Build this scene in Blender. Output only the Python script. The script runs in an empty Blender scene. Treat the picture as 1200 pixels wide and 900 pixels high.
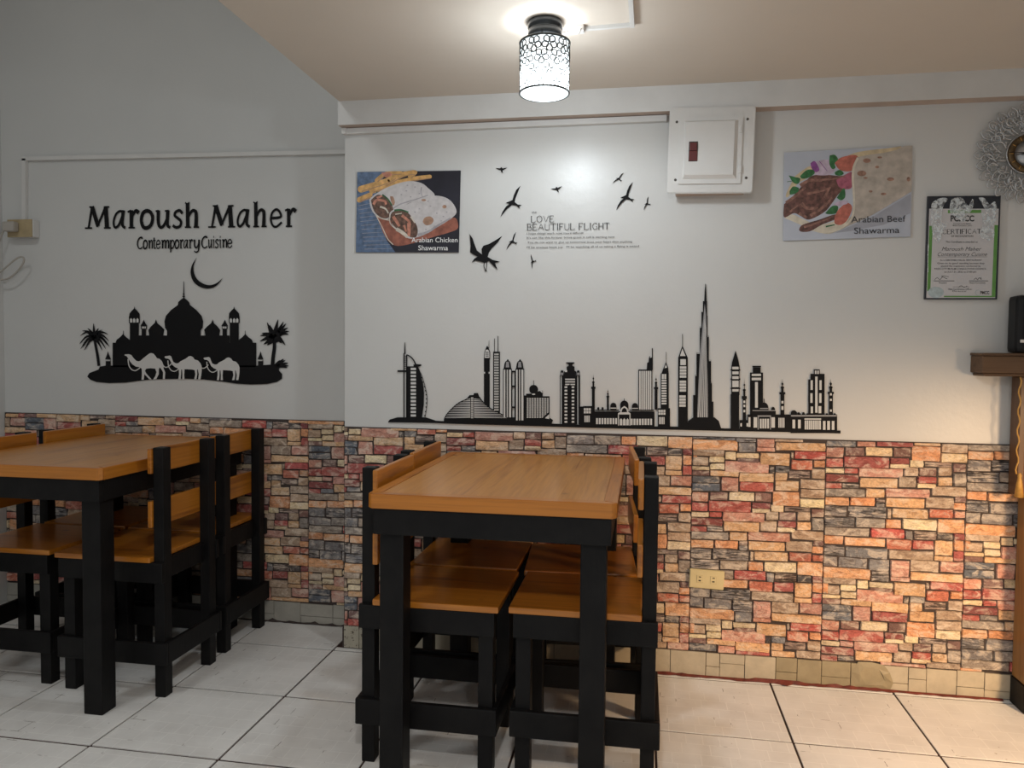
import bpy, bmesh, math, random
from mathutils import Vector, Matrix
random.seed(7)
S = bpy.context.scene
COL = S.collection

# ------------------------------------------------------------------ camera
CAM_H = 1.2                       # eye height; world: x right, y towards the wall, z up
YAW, PITCH, ROLL, FPX = 0.1690, 0.0402, 0.0097, 895.5
YB = 2.899                        # face of the back wall (stone, right section)
YL = 3.130                        # face of the recessed wall on the left
fwd = Vector((-math.sin(YAW)*math.cos(PITCH), math.cos(YAW)*math.cos(PITCH), -math.sin(PITCH)))
_r = Vector((math.cos(YAW), math.sin(YAW), 0)); _u = _r.cross(fwd)
rgt = math.cos(ROLL)*_r + math.sin(ROLL)*_u
upv = rgt.cross(fwd)
cd = bpy.data.cameras.new('camera'); cam = bpy.data.objects.new('camera', cd); COL.objects.link(cam)
m3 = Matrix((rgt, upv, -fwd)).transposed()
cam.matrix_world = Matrix.Translation((0, 0, CAM_H)) @ m3.to_4x4()
cd.sensor_width = 36; cd.sensor_fit = 'HORIZONTAL'; cd.lens = FPX/1200*36; cd.clip_start = 0.02
S.camera = cam

# ------------------------------------------------------------------ world, lights, exposure
S.view_settings.view_transform = 'Standard'; S.view_settings.look = 'None'
S.view_settings.exposure = 0.19; S.view_settings.gamma = 1.0
W = bpy.data.worlds.new('world'); S.world = W; W.use_nodes = True
bg = W.node_tree.nodes['Background']
bg.inputs['Color'].default_value = (0.86, 0.93, 1.0, 1); bg.inputs['Strength'].default_value = 0.32

def lamp(name, kind, loc, energy, color, size=0.1, rot=None, spot=None):
    l = bpy.data.lights.new(name, kind); l.energy = energy; l.color = color
    if kind == 'AREA': l.shape = 'DISK'; l.size = size
    else: l.shadow_soft_size = size
    o = bpy.data.objects.new(name, l); o.location = loc
    if rot: o.rotation_euler = rot
    COL.objects.link(o); return o
LAMP = Vector((-0.298, 2.262, 0))
lamp('ceiling_lamp_bulb', 'POINT', (LAMP.x, LAMP.y, 2.010), 6.5, (0.93, 0.97, 1.0), 0.045)
sp_ = lamp('ceiling_lamp_led', 'SPOT', (LAMP.x, LAMP.y, 2.045), 10.5, (0.93, 0.97, 1.0), 0.045)   # the bulb throws most of its light downwards
sp_.data.spot_size = math.radians(178); sp_.data.spot_blend = 0.25
lamp('room_fill_front', 'AREA', (-0.1, 0.2, 2.165), 17, (1.0, 0.97, 0.93), 0.16)  # added general fill above the camera, no fixture behind it
lamp('room_fill_rear', 'AREA', (0.6, -1.4, 2.165), 17, (1.0, 0.97, 0.93), 0.16)  # second added fill, unseen behind the camera
lamp('left_void_fill', 'AREA', (-2.1, 0.6, 3.35), 14, (0.95, 0.99, 1.0), 0.5)  # added fill in the upper left void, brightens the recessed wall
wl_ = lamp('warm_counter_light', 'SPOT', (1.78, 1.42, 0.95), 128, (1.0, 0.66, 0.37), 0.13)
wl_.data.spot_size = math.radians(84); wl_.data.spot_blend = 1.0
wl_.rotation_euler = (Vector((0.78, 2.85, -0.02))-Vector((1.78, 1.42, 0.95))).to_track_quat('-Z', 'Y').to_euler()

# ------------------------------------------------------------------ node helpers
def newmat(name):
    m = bpy.data.materials.new(name); m.use_nodes = True
    nt = m.node_tree; return m, nt, nt.nodes['Principled BSDF']
def nd(nt, t, **kw):
    n = nt.nodes.new(t)
    for k, v in kw.items():
        if k.startswith('i_'):
            key = k[2:]; n.inputs[int(key) if key.isdigit() else key.replace('_', ' ')].default_value = v
        else: setattr(n, k, v)
    return n
def ramp(nt, fac, stops):
    r = nd(nt, 'ShaderNodeValToRGB'); cr = r.color_ramp
    while len(cr.elements) < len(stops): cr.elements.new(0.5)
    for e, (p, c) in zip(cr.elements, stops): e.position = p; e.color = (*c, 1) if len(c) == 3 else c
    nt.links.new(fac, r.inputs['Fac']); return r
def bump(nt, bsdf, h, strength, dist=0.01):
    b = nd(nt, 'ShaderNodeBump'); b.inputs['Strength'].default_value = strength; b.inputs['Distance'].default_value = dist
    nt.links.new(h, b.inputs['Height']); nt.links.new(b.outputs['Normal'], bsdf.inputs['Normal'])
def coords(nt, scale=(1, 1, 1), rnd=False, kind='Object'):
    tc = nd(nt, 'ShaderNodeTexCoord'); mp = nd(nt, 'ShaderNodeMapping'); mp.inputs['Scale'].default_value = scale
    nt.links.new(tc.outputs[kind], mp.inputs['Vector'])
    if rnd:
        oi = nd(nt, 'ShaderNodeObjectInfo'); mul = nd(nt, 'ShaderNodeMath', operation='MULTIPLY', i_1=37.0)
        nt.links.new(oi.outputs['Random'], mul.inputs[0]); nt.links.new(mul.outputs[0], mp.inputs['Location'])
    return mp.outputs['Vector']
def noise(nt, vec, scale, detail=4, rough=0.55, dist=0.0):
    n = nd(nt, 'ShaderNodeTexNoise'); n.inputs['Scale'].default_value = scale; n.inputs['Detail'].default_value = detail
    n.inputs['Roughness'].default_value = rough; n.inputs['Distortion'].default_value = dist
    nt.links.new(vec, n.inputs['Vector']); return n.outputs['Fac']
def mixc(nt, fac, a, b, mode='MIX'):
    n = nd(nt, 'ShaderNodeMix', data_type='RGBA', blend_type=mode)
    def put(s, v):
        if isinstance(v, tuple): s.default_value = (*v, 1) if len(v) == 3 else v
        elif isinstance(v, (int, float)): s.default_value = v
        else: nt.links.new(v, s)
    put(n.inputs[0], fac); put(n.inputs[6], a); put(n.inputs[7], b); return n.outputs[2]

def paint(name, c, rough=0.5, var=0.06, nscale=3.0, bstr=0.0, bscale=60, coat=0.0, metal=0.0, spec=0.5):
    m, nt, b = newmat(name); v = coords(nt)
    n = noise(nt, v, nscale, 5)
    r = ramp(nt, n, [(0.3, tuple(x*(1-var) for x in c)), (0.7, tuple(min(1, x*(1+var)) for x in c))])
    nt.links.new(r.outputs['Color'], b.inputs['Base Color'])
    b.inputs['Roughness'].default_value = rough; b.inputs['Coat Weight'].default_value = coat
    b.inputs['Metallic'].default_value = metal; b.inputs['Specular IOR Level'].default_value = spec
    if bstr: bump(nt, b, noise(nt, v, bscale, 4), bstr)
    return m
def wood(name, axis, dark, mid, light, rough=0.3, coat=0.25, fine=1.0):
    m, nt, b = newmat(name); sc = [9*fine, 9*fine, 9*fine]; sc[axis] = 0.7
    v = coords(nt, tuple(sc), True)
    n1 = noise(nt, v, 2.2, 6, 0.6, 0.8)
    sc2 = [55*fine, 55*fine, 55*fine]; sc2[axis] = 1.6
    n2 = noise(nt, coords(nt, tuple(sc2), True), 2.0, 4, 0.6)
    r1 = ramp(nt, n1, [(0.28, dark), (0.46, mid), (0.62, mid), (0.8, light)])
    r2 = ramp(nt, n2, [(0.3, (0.72, 0.68, 0.62)), (0.6, (1, 1, 1))])
    c = mixc(nt, 0.8, r1.outputs['Color'], r2.outputs['Color'], 'MULTIPLY')
    kn = nd(nt, 'ShaderNodeTexVoronoi'); kn.inputs['Scale'].default_value = 3.2
    nt.links.new(coords(nt, (1.6, 1.6, 1.6), True), kn.inputs['Vector'])
    k = ramp(nt, kn.outputs['Distance'], [(0.03, (0.35, 0.25, 0.2)), (0.09, (1, 1, 1))])
    c = mixc(nt, 0.8, c, k.outputs['Color'], 'MULTIPLY')
    nt.links.new(c, b.inputs['Base Color']); b.inputs['Roughness'].default_value = rough
    b.inputs['Coat Weight'].default_value = coat; b.inputs['Coat Roughness'].default_value = 0.18
    bump(nt, b, n2, 0.08, 0.004); return m

M = {}
def wall_mat(name, c):
    m, nt, b = newmat(name); v = coords(nt)
    n = noise(nt, v, 1.7, 6, 0.6); n3 = noise(nt, v, 45, 4, 0.6)
    r = ramp(nt, n, [(0.3, tuple(x*0.95 for x in c)), (0.7, c)])
    nt.links.new(r.outputs['Color'], b.inputs['Base Color'])
    b.inputs['Roughness'].default_value = 0.33; b.inputs['Specular IOR Level'].default_value = 0.4
    h = nd(nt, 'ShaderNodeMath', operation='ADD'); nt.links.new(noise(nt, v, 9, 5, 0.6), h.inputs[0]); nt.links.new(n3, h.inputs[1])
    bump(nt, b, h.outputs[0], 0.09, 0.005); return m
M['wall'] = wall_mat('wall_paint', (0.645, 0.645, 0.63))
M['trimwhite'] = paint('trim_white', (0.67, 0.665, 0.65), 0.4, 0.05, 8, 0.05, 30)
M['ceiling'] = paint('ceiling_paint', (0.67, 0.60, 0.52), 0.55, 0.03, 1.5, 0.03, 30)
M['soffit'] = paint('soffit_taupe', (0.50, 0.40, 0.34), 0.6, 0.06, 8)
def black_mat():
    m, nt, b = newmat('black_painted_wood'); v = coords(nt, (1, 1, 1), True)
    n = noise(nt, v, 14, 6, 0.65)
    r = ramp(nt, n, [(0.3, (0.0045, 0.0042, 0.0045)), (0.75, (0.010, 0.0095, 0.0095))])
    ch = ramp(nt, noise(nt, v, 60, 5, 0.7), [(0.74, (0, 0, 0)), (0.80, (1, 1, 1))])
    nt.links.new(mixc(nt, ch.outputs['Color'], r.outputs['Color'], (0.10, 0.09, 0.08)), b.inputs['Base Color'])
    b.inputs['Roughness'].default_value = 0.5; b.inputs['Specular IOR Level'].default_value = 0.18
    bump(nt, b, noise(nt, coords(nt, (40, 40, 6), True), 2.5, 5, 0.6), 0.12, 0.005); return m
M['black'] = black_mat()
WD = ((0.25, 0.075, 0.009), (0.49, 0.175, 0.018), (0.58, 0.245, 0.035))
M['wood_x'] = wood('varnished_pine_grain_x', 0, *WD)
M['wood_y'] = wood('varnished_pine_grain_y', 1, *WD)
M['top_y'] = wood('varnished_tabletop', 1, (0.33, 0.125, 0.022), (0.49, 0.21, 0.040), (0.56, 0.265, 0.062), 0.33, 0.15, 1.0)
M['rustic'] = wood('weathered_brown_wood', 0, (0.035, 0.017, 0.008), (0.12, 0.065, 0.032), (0.24, 0.15, 0.085), 0.65, 0.0)
M['darkwood'] = wood('dark_brown_wood', 2, (0.05, 0.022, 0.01), (0.13, 0.06, 0.025), (0.2, 0.1, 0.04), 0.5, 0.1)
M['tanwood'] = wood('tan_brown_wood', 2, (0.16, 0.075, 0.025), (0.30, 0.155, 0.05), (0.36, 0.2, 0.08), 0.45, 0.1)
M['decal'] = paint('black_vinyl', (0.008, 0.008, 0.009), 0.65, 0.1, spec=0.15)
M['decal_gray'] = paint('gray_vinyl', (0.30, 0.30, 0.31), 0.45, 0.1)
M['ink'] = paint('text_ink', (0.035, 0.035, 0.035), 0.5, 0.1)
M['cream'] = paint('cream_plastic', (0.66, 0.55, 0.30), 0.35, 0.05, 20)
M['cream_dark'] = paint('cream_plastic_recess', (0.44, 0.34, 0.17), 0.4, 0.05)
M['slot'] = paint('socket_slot_dark', (0.03, 0.02, 0.015), 0.6)
M['whiteplastic'] = paint('white_plastic', (0.68, 0.67, 0.65), 0.35, 0.03, 10)
M['oldplastic'] = paint('yellowed_plastic', (0.42, 0.33, 0.19), 0.4, 0.12, 30)
M['cable'] = paint('grey_cable', (0.42, 0.39, 0.35), 0.5)
M['breaker'] = paint('dark_red_breaker', (0.11, 0.022, 0.022), 0.35, 0.1)
M['screw'] = paint('steel_screw', (0.12, 0.11, 0.1), 0.35, 0.1, metal=0.8)
M['blackmetal'] = paint('grey_black_metal', (0.05, 0.055, 0.06), 0.22, 0.1, metal=0.7)
M['lattice'] = paint('black_lattice', (0.02, 0.025, 0.025), 0.35)
M['silver'] = paint('silver_filigree', (0.52, 0.53, 0.54), 0.3, 0.15, 30, metal=0.55)
M['bronze'] = paint('bronze_ring', (0.13, 0.085, 0.042), 0.5, 0.35, 60, metal=0.6)
M['speaker'] = paint('black_speaker_plastic', (0.008, 0.008, 0.009), 0.45, spec=0.25)
M['gold'] = paint('gold_cord', (0.50, 0.27, 0.06), 0.5, 0.2, 60)
M['redbrick'] = paint('red_brown_panel', (0.16, 0.05, 0.025), 0.6, 0.3, 30, 0.2, 60)
M['joint'] = paint('dark_joint', (0.05, 0.036, 0.032), 0.8, 0.2, 20)
M['redgrout'] = paint('red_grout_smear', (0.15, 0.028, 0.018), 0.6, 0.4, 40)
M['navy'] = paint('navy_frame', (0.018, 0.022, 0.032), 0.35)

def emis(name, c, s):
    m, nt, b = newmat(name); b.inputs['Base Color'].default_value = (*c, 1)
    b.inputs['Emission Color'].default_value = (*c, 1); b.inputs['Emission Strength'].default_value = s; return m
def shade_mat():
    m = bpy.data.materials.new('lit_shade'); m.use_nodes = True; nt = m.node_tree; nt.nodes.clear()
    o = nd(nt, 'ShaderNodeOutputMaterial'); a = nd(nt, 'ShaderNodeAddShader'); e = nd(nt, 'ShaderNodeEmission'); t = nd(nt, 'ShaderNodeBsdfTransparent')
    e.inputs['Color'].default_value = (.93, .98, 1, 1); e.inputs['Strength'].default_value = 1.0; t.inputs['Color'].default_value = (.86, .9, .92, 1)
    nt.links.new(e.outputs[0], a.inputs[0]); nt.links.new(t.outputs[0], a.inputs[1]); nt.links.new(a.outputs[0], o.inputs['Surface']); return m
M['shade'] = shade_mat()

def floor_tile_mat():
    m, nt, b = newmat('ceramic_tile'); v = coords(nt, (1, 1, 1), True); w = coords(nt)
    n = noise(nt, v, 6, 6, 0.6)
    r = ramp(nt, n, [(0.3, (0.68, 0.665, 0.64)), (0.55, (0.78, 0.77, 0.745)), (0.75, (0.82, 0.81, 0.785))])
    br = nd(nt, 'ShaderNodeTexBrick'); br.offset = 0.37; br.squash = 0.6; br.squash_frequency = 3
    br.inputs['Scale'].default_value = 1.0; br.inputs['Brick Width'].default_value = 0.085; br.inputs['Row Height'].default_value = 0.062
    br.inputs['Mortar Size'].default_value = 0.0016; br.inputs['Mortar Smooth'].default_value = 0.4
    nt.links.new(v, br.inputs['Vector'])
    c = mixc(nt, br.outputs['Fac'], r.outputs['Color'], mixc(nt, 0.7, r.outputs['Color'], (0.88, 0.87, 0.84)))
    # scattered dark dirt lines along some of the embossed joints
    b2 = nd(nt, 'ShaderNodeTexBrick'); b2.offset = 0.37; b2.squash = 0.6; b2.squash_frequency = 3
    b2.inputs['Scale'].default_value = 1.0; b2.inputs['Brick Width'].default_value = 0.085; b2.inputs['Row Height'].default_value = 0.062
    b2.inputs['Mortar Size'].default_value = 0.0009; b2.inputs['Mortar Smooth'].default_value = 0.0
    nt.links.new(v, b2.inputs['Vector'])
    dm = ramp(nt, noise(nt, v, 9, 3, 0.7), [(0.60, (0, 0, 0)), (0.65, (1, 1, 1))])
    f = nd(nt, 'ShaderNodeMath', operation='MULTIPLY'); nt.links.new(dm.outputs['Color'], f.inputs[0]); nt.links.new(b2.outputs['Fac'], f.inputs[1])
    c = mixc(nt, f.outputs[0], c, (0.13, 0.10, 0.085))
    sp = ramp(nt, noise(nt, v, 70, 3, 0.6), [(0.71, (0, 0, 0)), (0.76, (1, 1, 1))])
    c = mixc(nt, sp.outputs['Color'], c, (0.33, 0.28, 0.24))
    nt.links.new(c, b.inputs['Base Color']); b.inputs['Roughness'].default_value = 0.36
    bump(nt, b, br.outputs['Fac'], 0.12, 0.004); return m
M['tile'] = floor_tile_mat()
def skirt_mat(name, c, dirt):
    m, nt, b = newmat(name); v = coords(nt)
    n = noise(nt, v, 18, 6, 0.65)
    r = ramp(nt, n, [(0.3, tuple(x*0.78 for x in c)), (0.7, c)])
    sp = ramp(nt, noise(nt, v, 55, 5, 0.75), [(dirt, (0, 0, 0)), (dirt+0.05, (1, 1, 1))])
    nt.links.new(mixc(nt, sp.outputs['Color'], r.outputs['Color'], (0.05, 0.035, 0.025)), b.inputs['Base Color'])
    b.inputs['Roughness'].default_value = 0.5; bump(nt, b, n, 0.25, 0.006); return m
M['skirt'] = skirt_mat('beige_skirting', (0.55, 0.48, 0.36), 0.72)
M['skirt_worn'] = skirt_mat('worn_olive_skirting', (0.36, 0.30, 0.19), 0.70)
M['skirt_grey'] = skirt_mat('grey_skirting', (0.44, 0.415, 0.36), 0.70)
M['skirt_chip'] = skirt_mat('chipped_skirting', (0.46, 0.42, 0.33), 0.56)

def stone_mat():
    m, nt, b = newmat('ledger_stone')
    at = nd(nt, 'ShaderNodeAttribute', attribute_name='tint')
    geo = nd(nt, 'ShaderNodeNewGeometry')
    def gv(s):
        mp = nd(nt, 'ShaderNodeMapping'); mp.inputs['Scale'].default_value = s; nt.links.new(geo.outputs['Position'], mp.inputs['Vector']); return mp.outputs['Vector']
    n1 = noise(nt, gv((30, 30, 52)), 1.0, 8, 0.72, 1.0)
    n2 = noise(nt, gv((17, 17, 30)), 1.0, 7, 0.68, 0.9)
    n3 = noise(nt, gv((130, 130, 200)), 1.0, 3, 0.6)
    dark = mixc(nt, 1.0, at.outputs['Color'], (0.50, 0.44, 0.43), 'MULTIPLY')
    lite = mixc(nt, 0.55, at.outputs['Color'], (0.80, 0.68, 0.56))
    r1 = ramp(nt, n1, [(0.36, (0, 0, 0)), (0.48, (0.6, 0.6, 0.6)), (0.62, (1, 1, 1))])
    c = mixc(nt, r1.outputs['Color'], dark, at.outputs['Color'])
    r2 = ramp(nt, n2, [(0.48, (0, 0, 0)), (0.60, (1, 1, 1))])
    c = mixc(nt, r2.outputs['Color'], c, lite)
    r3 = ramp(nt, n3, [(0.25, (0.72, 0.72, 0.72)), (0.6, (1.08, 1.08, 1.08))])
    c = mixc(nt, 0.8, c, r3.outputs['Color'], 'MULTIPLY')
    # layered slate: alpha of the tint marks stones with split layers
    st = noise(nt, gv((14, 14, 170)), 1.0, 4, 0.6, 1.4)
    rs = ramp(nt, st, [(0.42, (0.18, 0.17, 0.17)), (0.52, (1, 1, 1)), (0.62, (1.25, 1.22, 1.2))])
    c = mixc(nt, at.outputs['Alpha'], mixc(nt, 1.0, c, rs.outputs['Color'], 'MULTIPLY'), c)
    nt.links.new(c, b.inputs['Base Color']); b.inputs['Roughness'].default_value = 0.62
    b.inputs['Specular IOR Level'].default_value = 0.3
    h = nd(nt, 'ShaderNodeMath', operation='ADD'); nt.links.new(n1, h.inputs[0]); nt.links.new(n3, h.inputs[1])
    bump(nt, b, h.outputs[0], 0.7, 0.008); return m
M['stone'] = stone_mat()

# ------------------------------------------------------------------ mesh helpers
def ray(px, py):
    return fwd + rgt*((px-600)/FPX) - upv*((py-450)/FPX)
def at_y(px, py, y):              # the point of the plane y = const seen at a photograph pixel
    d = ray(px, py); t = y/d.y; return Vector((t*d.x, y, CAM_H+t*d.z))
def at_z(px, py, z):
    d = ray(px, py); t = (z-CAM_H)/d.z; return Vector((t*d.x, t*d.y, z))

def obj(name, bm, mats, parent=None, smooth=False, org=None):
    """link a bmesh as one mesh object; vertices are given in world space and moved to the parent's base"""
    if org is None and parent is not None:
        org = Vector((0, 0, 0)); q = parent
        while q is not None: org = org + q.location; q = q.parent
    if org is not None and org.length > 0: bmesh.ops.translate(bm, verts=bm.verts, vec=-org)
    me = bpy.data.meshes.new(name); bm.to_mesh(me); bm.free()
    for m in (mats if isinstance(mats, (list, tuple)) else [mats]): me.materials.append(m)
    if smooth: me.shade_smooth()
    o = bpy.data.objects.new(name, me); COL.objects.link(o)
    if parent is not None: o.parent = parent
    return o
def thing(name, label, cat, loc=(0, 0, 0), group=None):
    o = bpy.data.objects.new(name, None); o.empty_display_size = 0.1; COL.objects.link(o); o.location = loc
    o['label'] = label; o['category'] = cat
    if group: o['group'] = group
    return o
def tag(o, label, cat, group=None):
    o['label'] = label; o['category'] = cat
    if group: o['group'] = group
    return o
def struct(o): o['kind'] = 'structure'; return o

def add_box(bm, x0, x1, y0, y1, z0, z1, bev=0.0, mi=0):
    r = bmesh.ops.create_cube(bm, size=1.0)
    vs = r['verts']
    for v in vs:
        v.co = Vector(((x0+x1)/2 + v.co.x*(x1-x0), (y0+y1)/2 + v.co.y*(y1-y0), (z0+z1)/2 + v.co.z*(z1-z0)))
    fs = list({f for v in vs for f in v.link_faces})
    for f in fs: f.material_index = mi
    if bev > 0:
        es = list({e for v in vs for e in v.link_edges})
        bmesh.ops.bevel(bm, geom=es, offset=bev, offset_type='OFFSET', segments=2, profile=0.6, affect='EDGES', clamp_overlap=True)
    return bm
def box(x0, x1, y0, y1, z0, z1, bev=0.0):
    return add_box(bmesh.new(), x0, x1, y0, y1, z0, z1, bev)
def add_plate(bm, pts, y, thick=0.0006, mi=0):
    """flat polygon (world points; only x,z used) facing the room at depth y, with a thin edge"""
    a = 0.0
    for i in range(len(pts)):
        p, q = pts[i], pts[(i+1) % len(pts)]; a += p.x*q.z - q.x*p.z
    if a < 0: pts = pts[::-1]
    if len(pts) < 3: return
    f = [bm.verts.new((p.x, y, p.z)) for p in pts]
    b = [bm.verts.new((p.x, y+thick, p.z)) for p in pts]
    fc = bm.faces.new(f); fc.material_index = mi
    n = len(pts)
    for i in range(n):
        q = bm.faces.new((f[(i+1) % n], f[i], b[i], b[(i+1) % n])); q.material_index = mi
def add_tube(bm, pts, r, seg=8, close=False, r1=None, mi=0):
    pts = [Vector(p) for p in pts]; n = len(pts); rings = []
    prev = None
    for i, p in enumerate(pts):
        if close: d = (pts[(i+1) % n]-pts[i-1]).normalized()
        else: d = (pts[min(i+1, n-1)]-pts[max(i-1, 0)]).normalized()
        if prev is None:
            a = Vector((0, 0, 1)) if abs(d.z) < 0.9 else Vector((1, 0, 0))
            s = d.cross(a).normalized()
        else:
            s = (prev-d*prev.dot(d)).normalized()
        prev = s; t = d.cross(s)
        rr = r if r1 is None else r+(r1-r)*i/(n-1)
        rings.append([bm.verts.new(p+(s*math.cos(2*math.pi*k/seg)+t*math.sin(2*math.pi*k/seg))*rr) for k in range(seg)])
    m = n if close else n-1
    for i in range(m):
        A, B = rings[i], rings[(i+1) % n]
        for k in range(seg):
            f = bm.faces.new((A[k], A[(k+1) % seg], B[(k+1) % seg], B[k])); f.smooth = True; f.material_index = mi
    if not close:
        bm.faces.new(rings[0][::-1]).material_index = mi; bm.faces.new(rings[-1]).material_index = mi
def add_lathe(bm, prof, c, seg=40, axis='z', cap=True):
    """prof: list of (radius, height) around point c"""
    rings = []
    for r, h in prof:
        ring = []
        for k in range(seg):
            a = 2*math.pi*k/seg
            if axis == 'z': p = Vector((c[0]+r*math.cos(a), c[1]+r*math.sin(a), c[2]+h))
            else: p = Vector((c[0]+r*math.cos(a), c[1]-h, c[2]+r*math.sin(a)))
            ring.append(bm.verts.new(p))
        rings.append(ring)
    for A, B in zip(rings, rings[1:]):
        for k in range(seg):
            f = bm.faces.new((A[k], A[(k+1) % seg], B[(k+1) % seg], B[k])); f.smooth = True
    if cap:
        for ring in (rings[0], rings[-1]):
            try: bm.faces.new(ring)
            except ValueError: pass
    bmesh.ops.recalc_face_normals(bm, faces=bm.faces)
def stroke_poly(pts, w0, w1=None):
    """ribbon outline (2D tuples) along a polyline, width going from w0 to w1"""
    if w1 is None: w1 = w0
    L, Rr = [], []; n = len(pts)
    for i in range(n):
        ax, ay = pts[max(i-1, 0)]; bx, by = pts[min(i+1, n-1)]
        dx, dy = bx-ax, by-ay; l = math.hypot(dx, dy) or 1
        w = (w0+(w1-w0)*i/(n-1))/2
        L.append((pts[i][0]-dy/l*w, pts[i][1]+dx/l*w)); Rr.append((pts[i][0]+dy/l*w, pts[i][1]-dx/l*w))
    return L, Rr
def smooth_line(pts, k=4):
    out = []; n = len(pts)
    for i in range(n-1):
        p0, p1, p2, p3 = pts[max(i-1, 0)], pts[i], pts[i+1], pts[min(i+2, n-1)]
        for j in range(k):
            t = j/k
            out.append(tuple(0.5*((2*b)+(-a+c)*t+(2*a-5*b+4*c-d)*t*t+(-a+3*b-3*c+d)*t**3) for a, b, c, d in zip(p0, p1, p2, p3)))
    out.append(tuple(pts[-1])); return out

class Decal:
    """flat cut-out shapes on a wall, drawn in a local frame that maps to wall points"""
    def __init__(s, y, conv, mats): s.y = y; s.conv = conv; s.mats = mats; s.bm = bmesh.new()
    k = 0
    def poly(s, pts, layer=0, mi=0):
        s.k += 1
        add_plate(s.bm, [s.conv(*p) for p in pts], s.y-0.0010-0.0004*layer-0.000012*(s.k % 24), 0.0002 if layer else 0.0009, mi)
    def rect(s, x0, y0, x1, y1, layer=0, mi=0): s.poly([(x0, y0), (x1, y0), (x1, y1), (x0, y1)], layer, mi)
    def stroke(s, pts, w0, w1=None, layer=0, mi=0, sm=True):
        if sm and len(pts) > 2: pts = smooth_line(pts)
        L, Rr = stroke_poly(pts, w0, w1)
        for i in range(len(L)-1): s.poly([L[i], L[i+1], Rr[i+1], Rr[i]], layer, mi)
    def disc(s, cx, cy, rx, ry=None, a0=0, a1=360, layer=0, mi=0, n=20):
        ry = ry or rx
        s.poly([(cx+rx*math.cos(math.radians(a0+(a1-a0)*i/n)), cy-ry*math.sin(math.radians(a0+(a1-a0)*i/n))) for i in range(n+(a1-a0 < 360))], layer, mi)
    def build(s, name, parent): return obj(name, s.bm, s.mats, parent)
def text_mesh(txt, p0, p1, h, y, name, mat, parent, bold=0.0, thick=0.0005):
    """sans text from pixel p0 (left end of the baseline) to p1 (right end), capital height h in pixels"""
    cu = bpy.data.curves.new('t', 'FONT'); cu.body = txt; cu.size = 1.0; cu.offset = bold; cu.resolution_u = 3
    to = bpy.data.objects.new('t', cu); COL.objects.link(to)
    dg = bpy.context.evaluated_depsgraph_get(); me = bpy.data.meshes.new_from_object(to.evaluated_get(dg))
    bpy.data.objects.remove(to)
    xs = [v.co.x for v in me.vertices]; x0, x1 = min(xs), max(xs)
    bm = bmesh.new(); bm.from_mesh(me); bpy.data.meshes.remove(me)
    for v in bm.verts:
        t = (v.co.x-x0)/(x1-x0); px = p0[0]+(p1[0]-p0[0])*t; py = p0[1]+(p1[1]-p0[1])*t - v.co.y/0.72*h
        w = at_y(px, py, y); v.co = Vector((w.x, y-thick, w.z))
    bmesh.ops.recalc_face_normals(bm, faces=bm.faces)
    for f in bm.faces:
        if f.normal.y > 0: f.normal_flip()
    return obj(name, bm, mat, parent)

# ================================================================== SETTING
X0, X1, YF = -2.95, 2.60, -2.6           # room extents
XJ = -1.175                              # where the recessed left section begins
ZC, ZTOP = 2.171, 3.4
ZS = 0.900                               # top of the stone dado
ZB = 0.092                               # top of the skirting

floor = struct(obj('floor', box(X0-0.1, X1+0.1, YF, YL+0.15, -0.06, -0.004), paint('dark_grout', (0.040, 0.018, 0.014), 0.7, 0.6, 3)))
TX, TY, TP = 0.903, 2.4455, 0.4225
GAP = 0.0036; GAPY = 0.0052
for i in range(-10, 6):
    for j in range(-12, 3):
        x0, x1 = TX+(i-1)*TP+GAP, TX+i*TP-GAP; y0, y1 = TY+(j-1)*TP+GAPY, TY+j*TP-GAPY
        x0 = max(x0, X0); x1 = min(x1, X1); y0 = max(y0, YF); y1 = min(y1, YL)
        if j == 2 and x0 > XJ-0.05: y1 = min(y1, YB-0.001)
        if x1-x0 < 0.01 or y1-y0 < 0.01: continue
        cx, cy = (x0+x1)/2, (y0+y1)/2
        b = box(x0, x1, y0, y1, -0.012, random.uniform(-0.0006, 0.0006), 0.0016)
        bmesh.ops.translate(b, verts=b.verts, vec=(-cx, -cy, 0))
        o = obj('floor_tile', b, M['tile']); o.location = (cx, cy, 0); o.parent = floor

wall_back = struct(obj('wall_back', box(XJ, X1+0.1, YB+0.004, YL+0.15, 0, ZC), M['wall']))
wall_rec = struct(obj('wall_back_left', box(X0-0.1, XJ, YL+0.004, YL+0.15, 0, ZTOP), M['wall']))
wall_left = struct(obj('wall_left', box(X0-0.1, X0, YF, YL+0.004, 0, ZTOP), M['wall']))
wall_right = struct(obj('wall_right', box(X1, X1+0.1, YF, YB+0.004, 0, ZC), M['wall']))
ceiling = struct(obj('ceiling', box(XJ-0.003, X1+0.1, YF, YL+0.15, ZC, ZC+0.22), M['ceiling']))
ceil_up = struct(obj('ceiling_upper', box(X0-0.1, X1+0.1, YF, YL+0.15, ZTOP, ZTOP+0.1), M['ceiling']))
# gallery wall above the low ceiling, closing the upper storey
wall_up = struct(obj('wall_upper', box(XJ, XJ+0.1, YF, YL+0.15, ZC+0.22, ZTOP), M['wall']))

# shallow beam under the ceiling along the back wall, taupe underside
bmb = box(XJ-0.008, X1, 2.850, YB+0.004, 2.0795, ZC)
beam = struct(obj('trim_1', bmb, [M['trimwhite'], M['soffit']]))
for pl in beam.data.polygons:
    if pl.normal.z < -0.9: pl.material_index = 1

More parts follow.
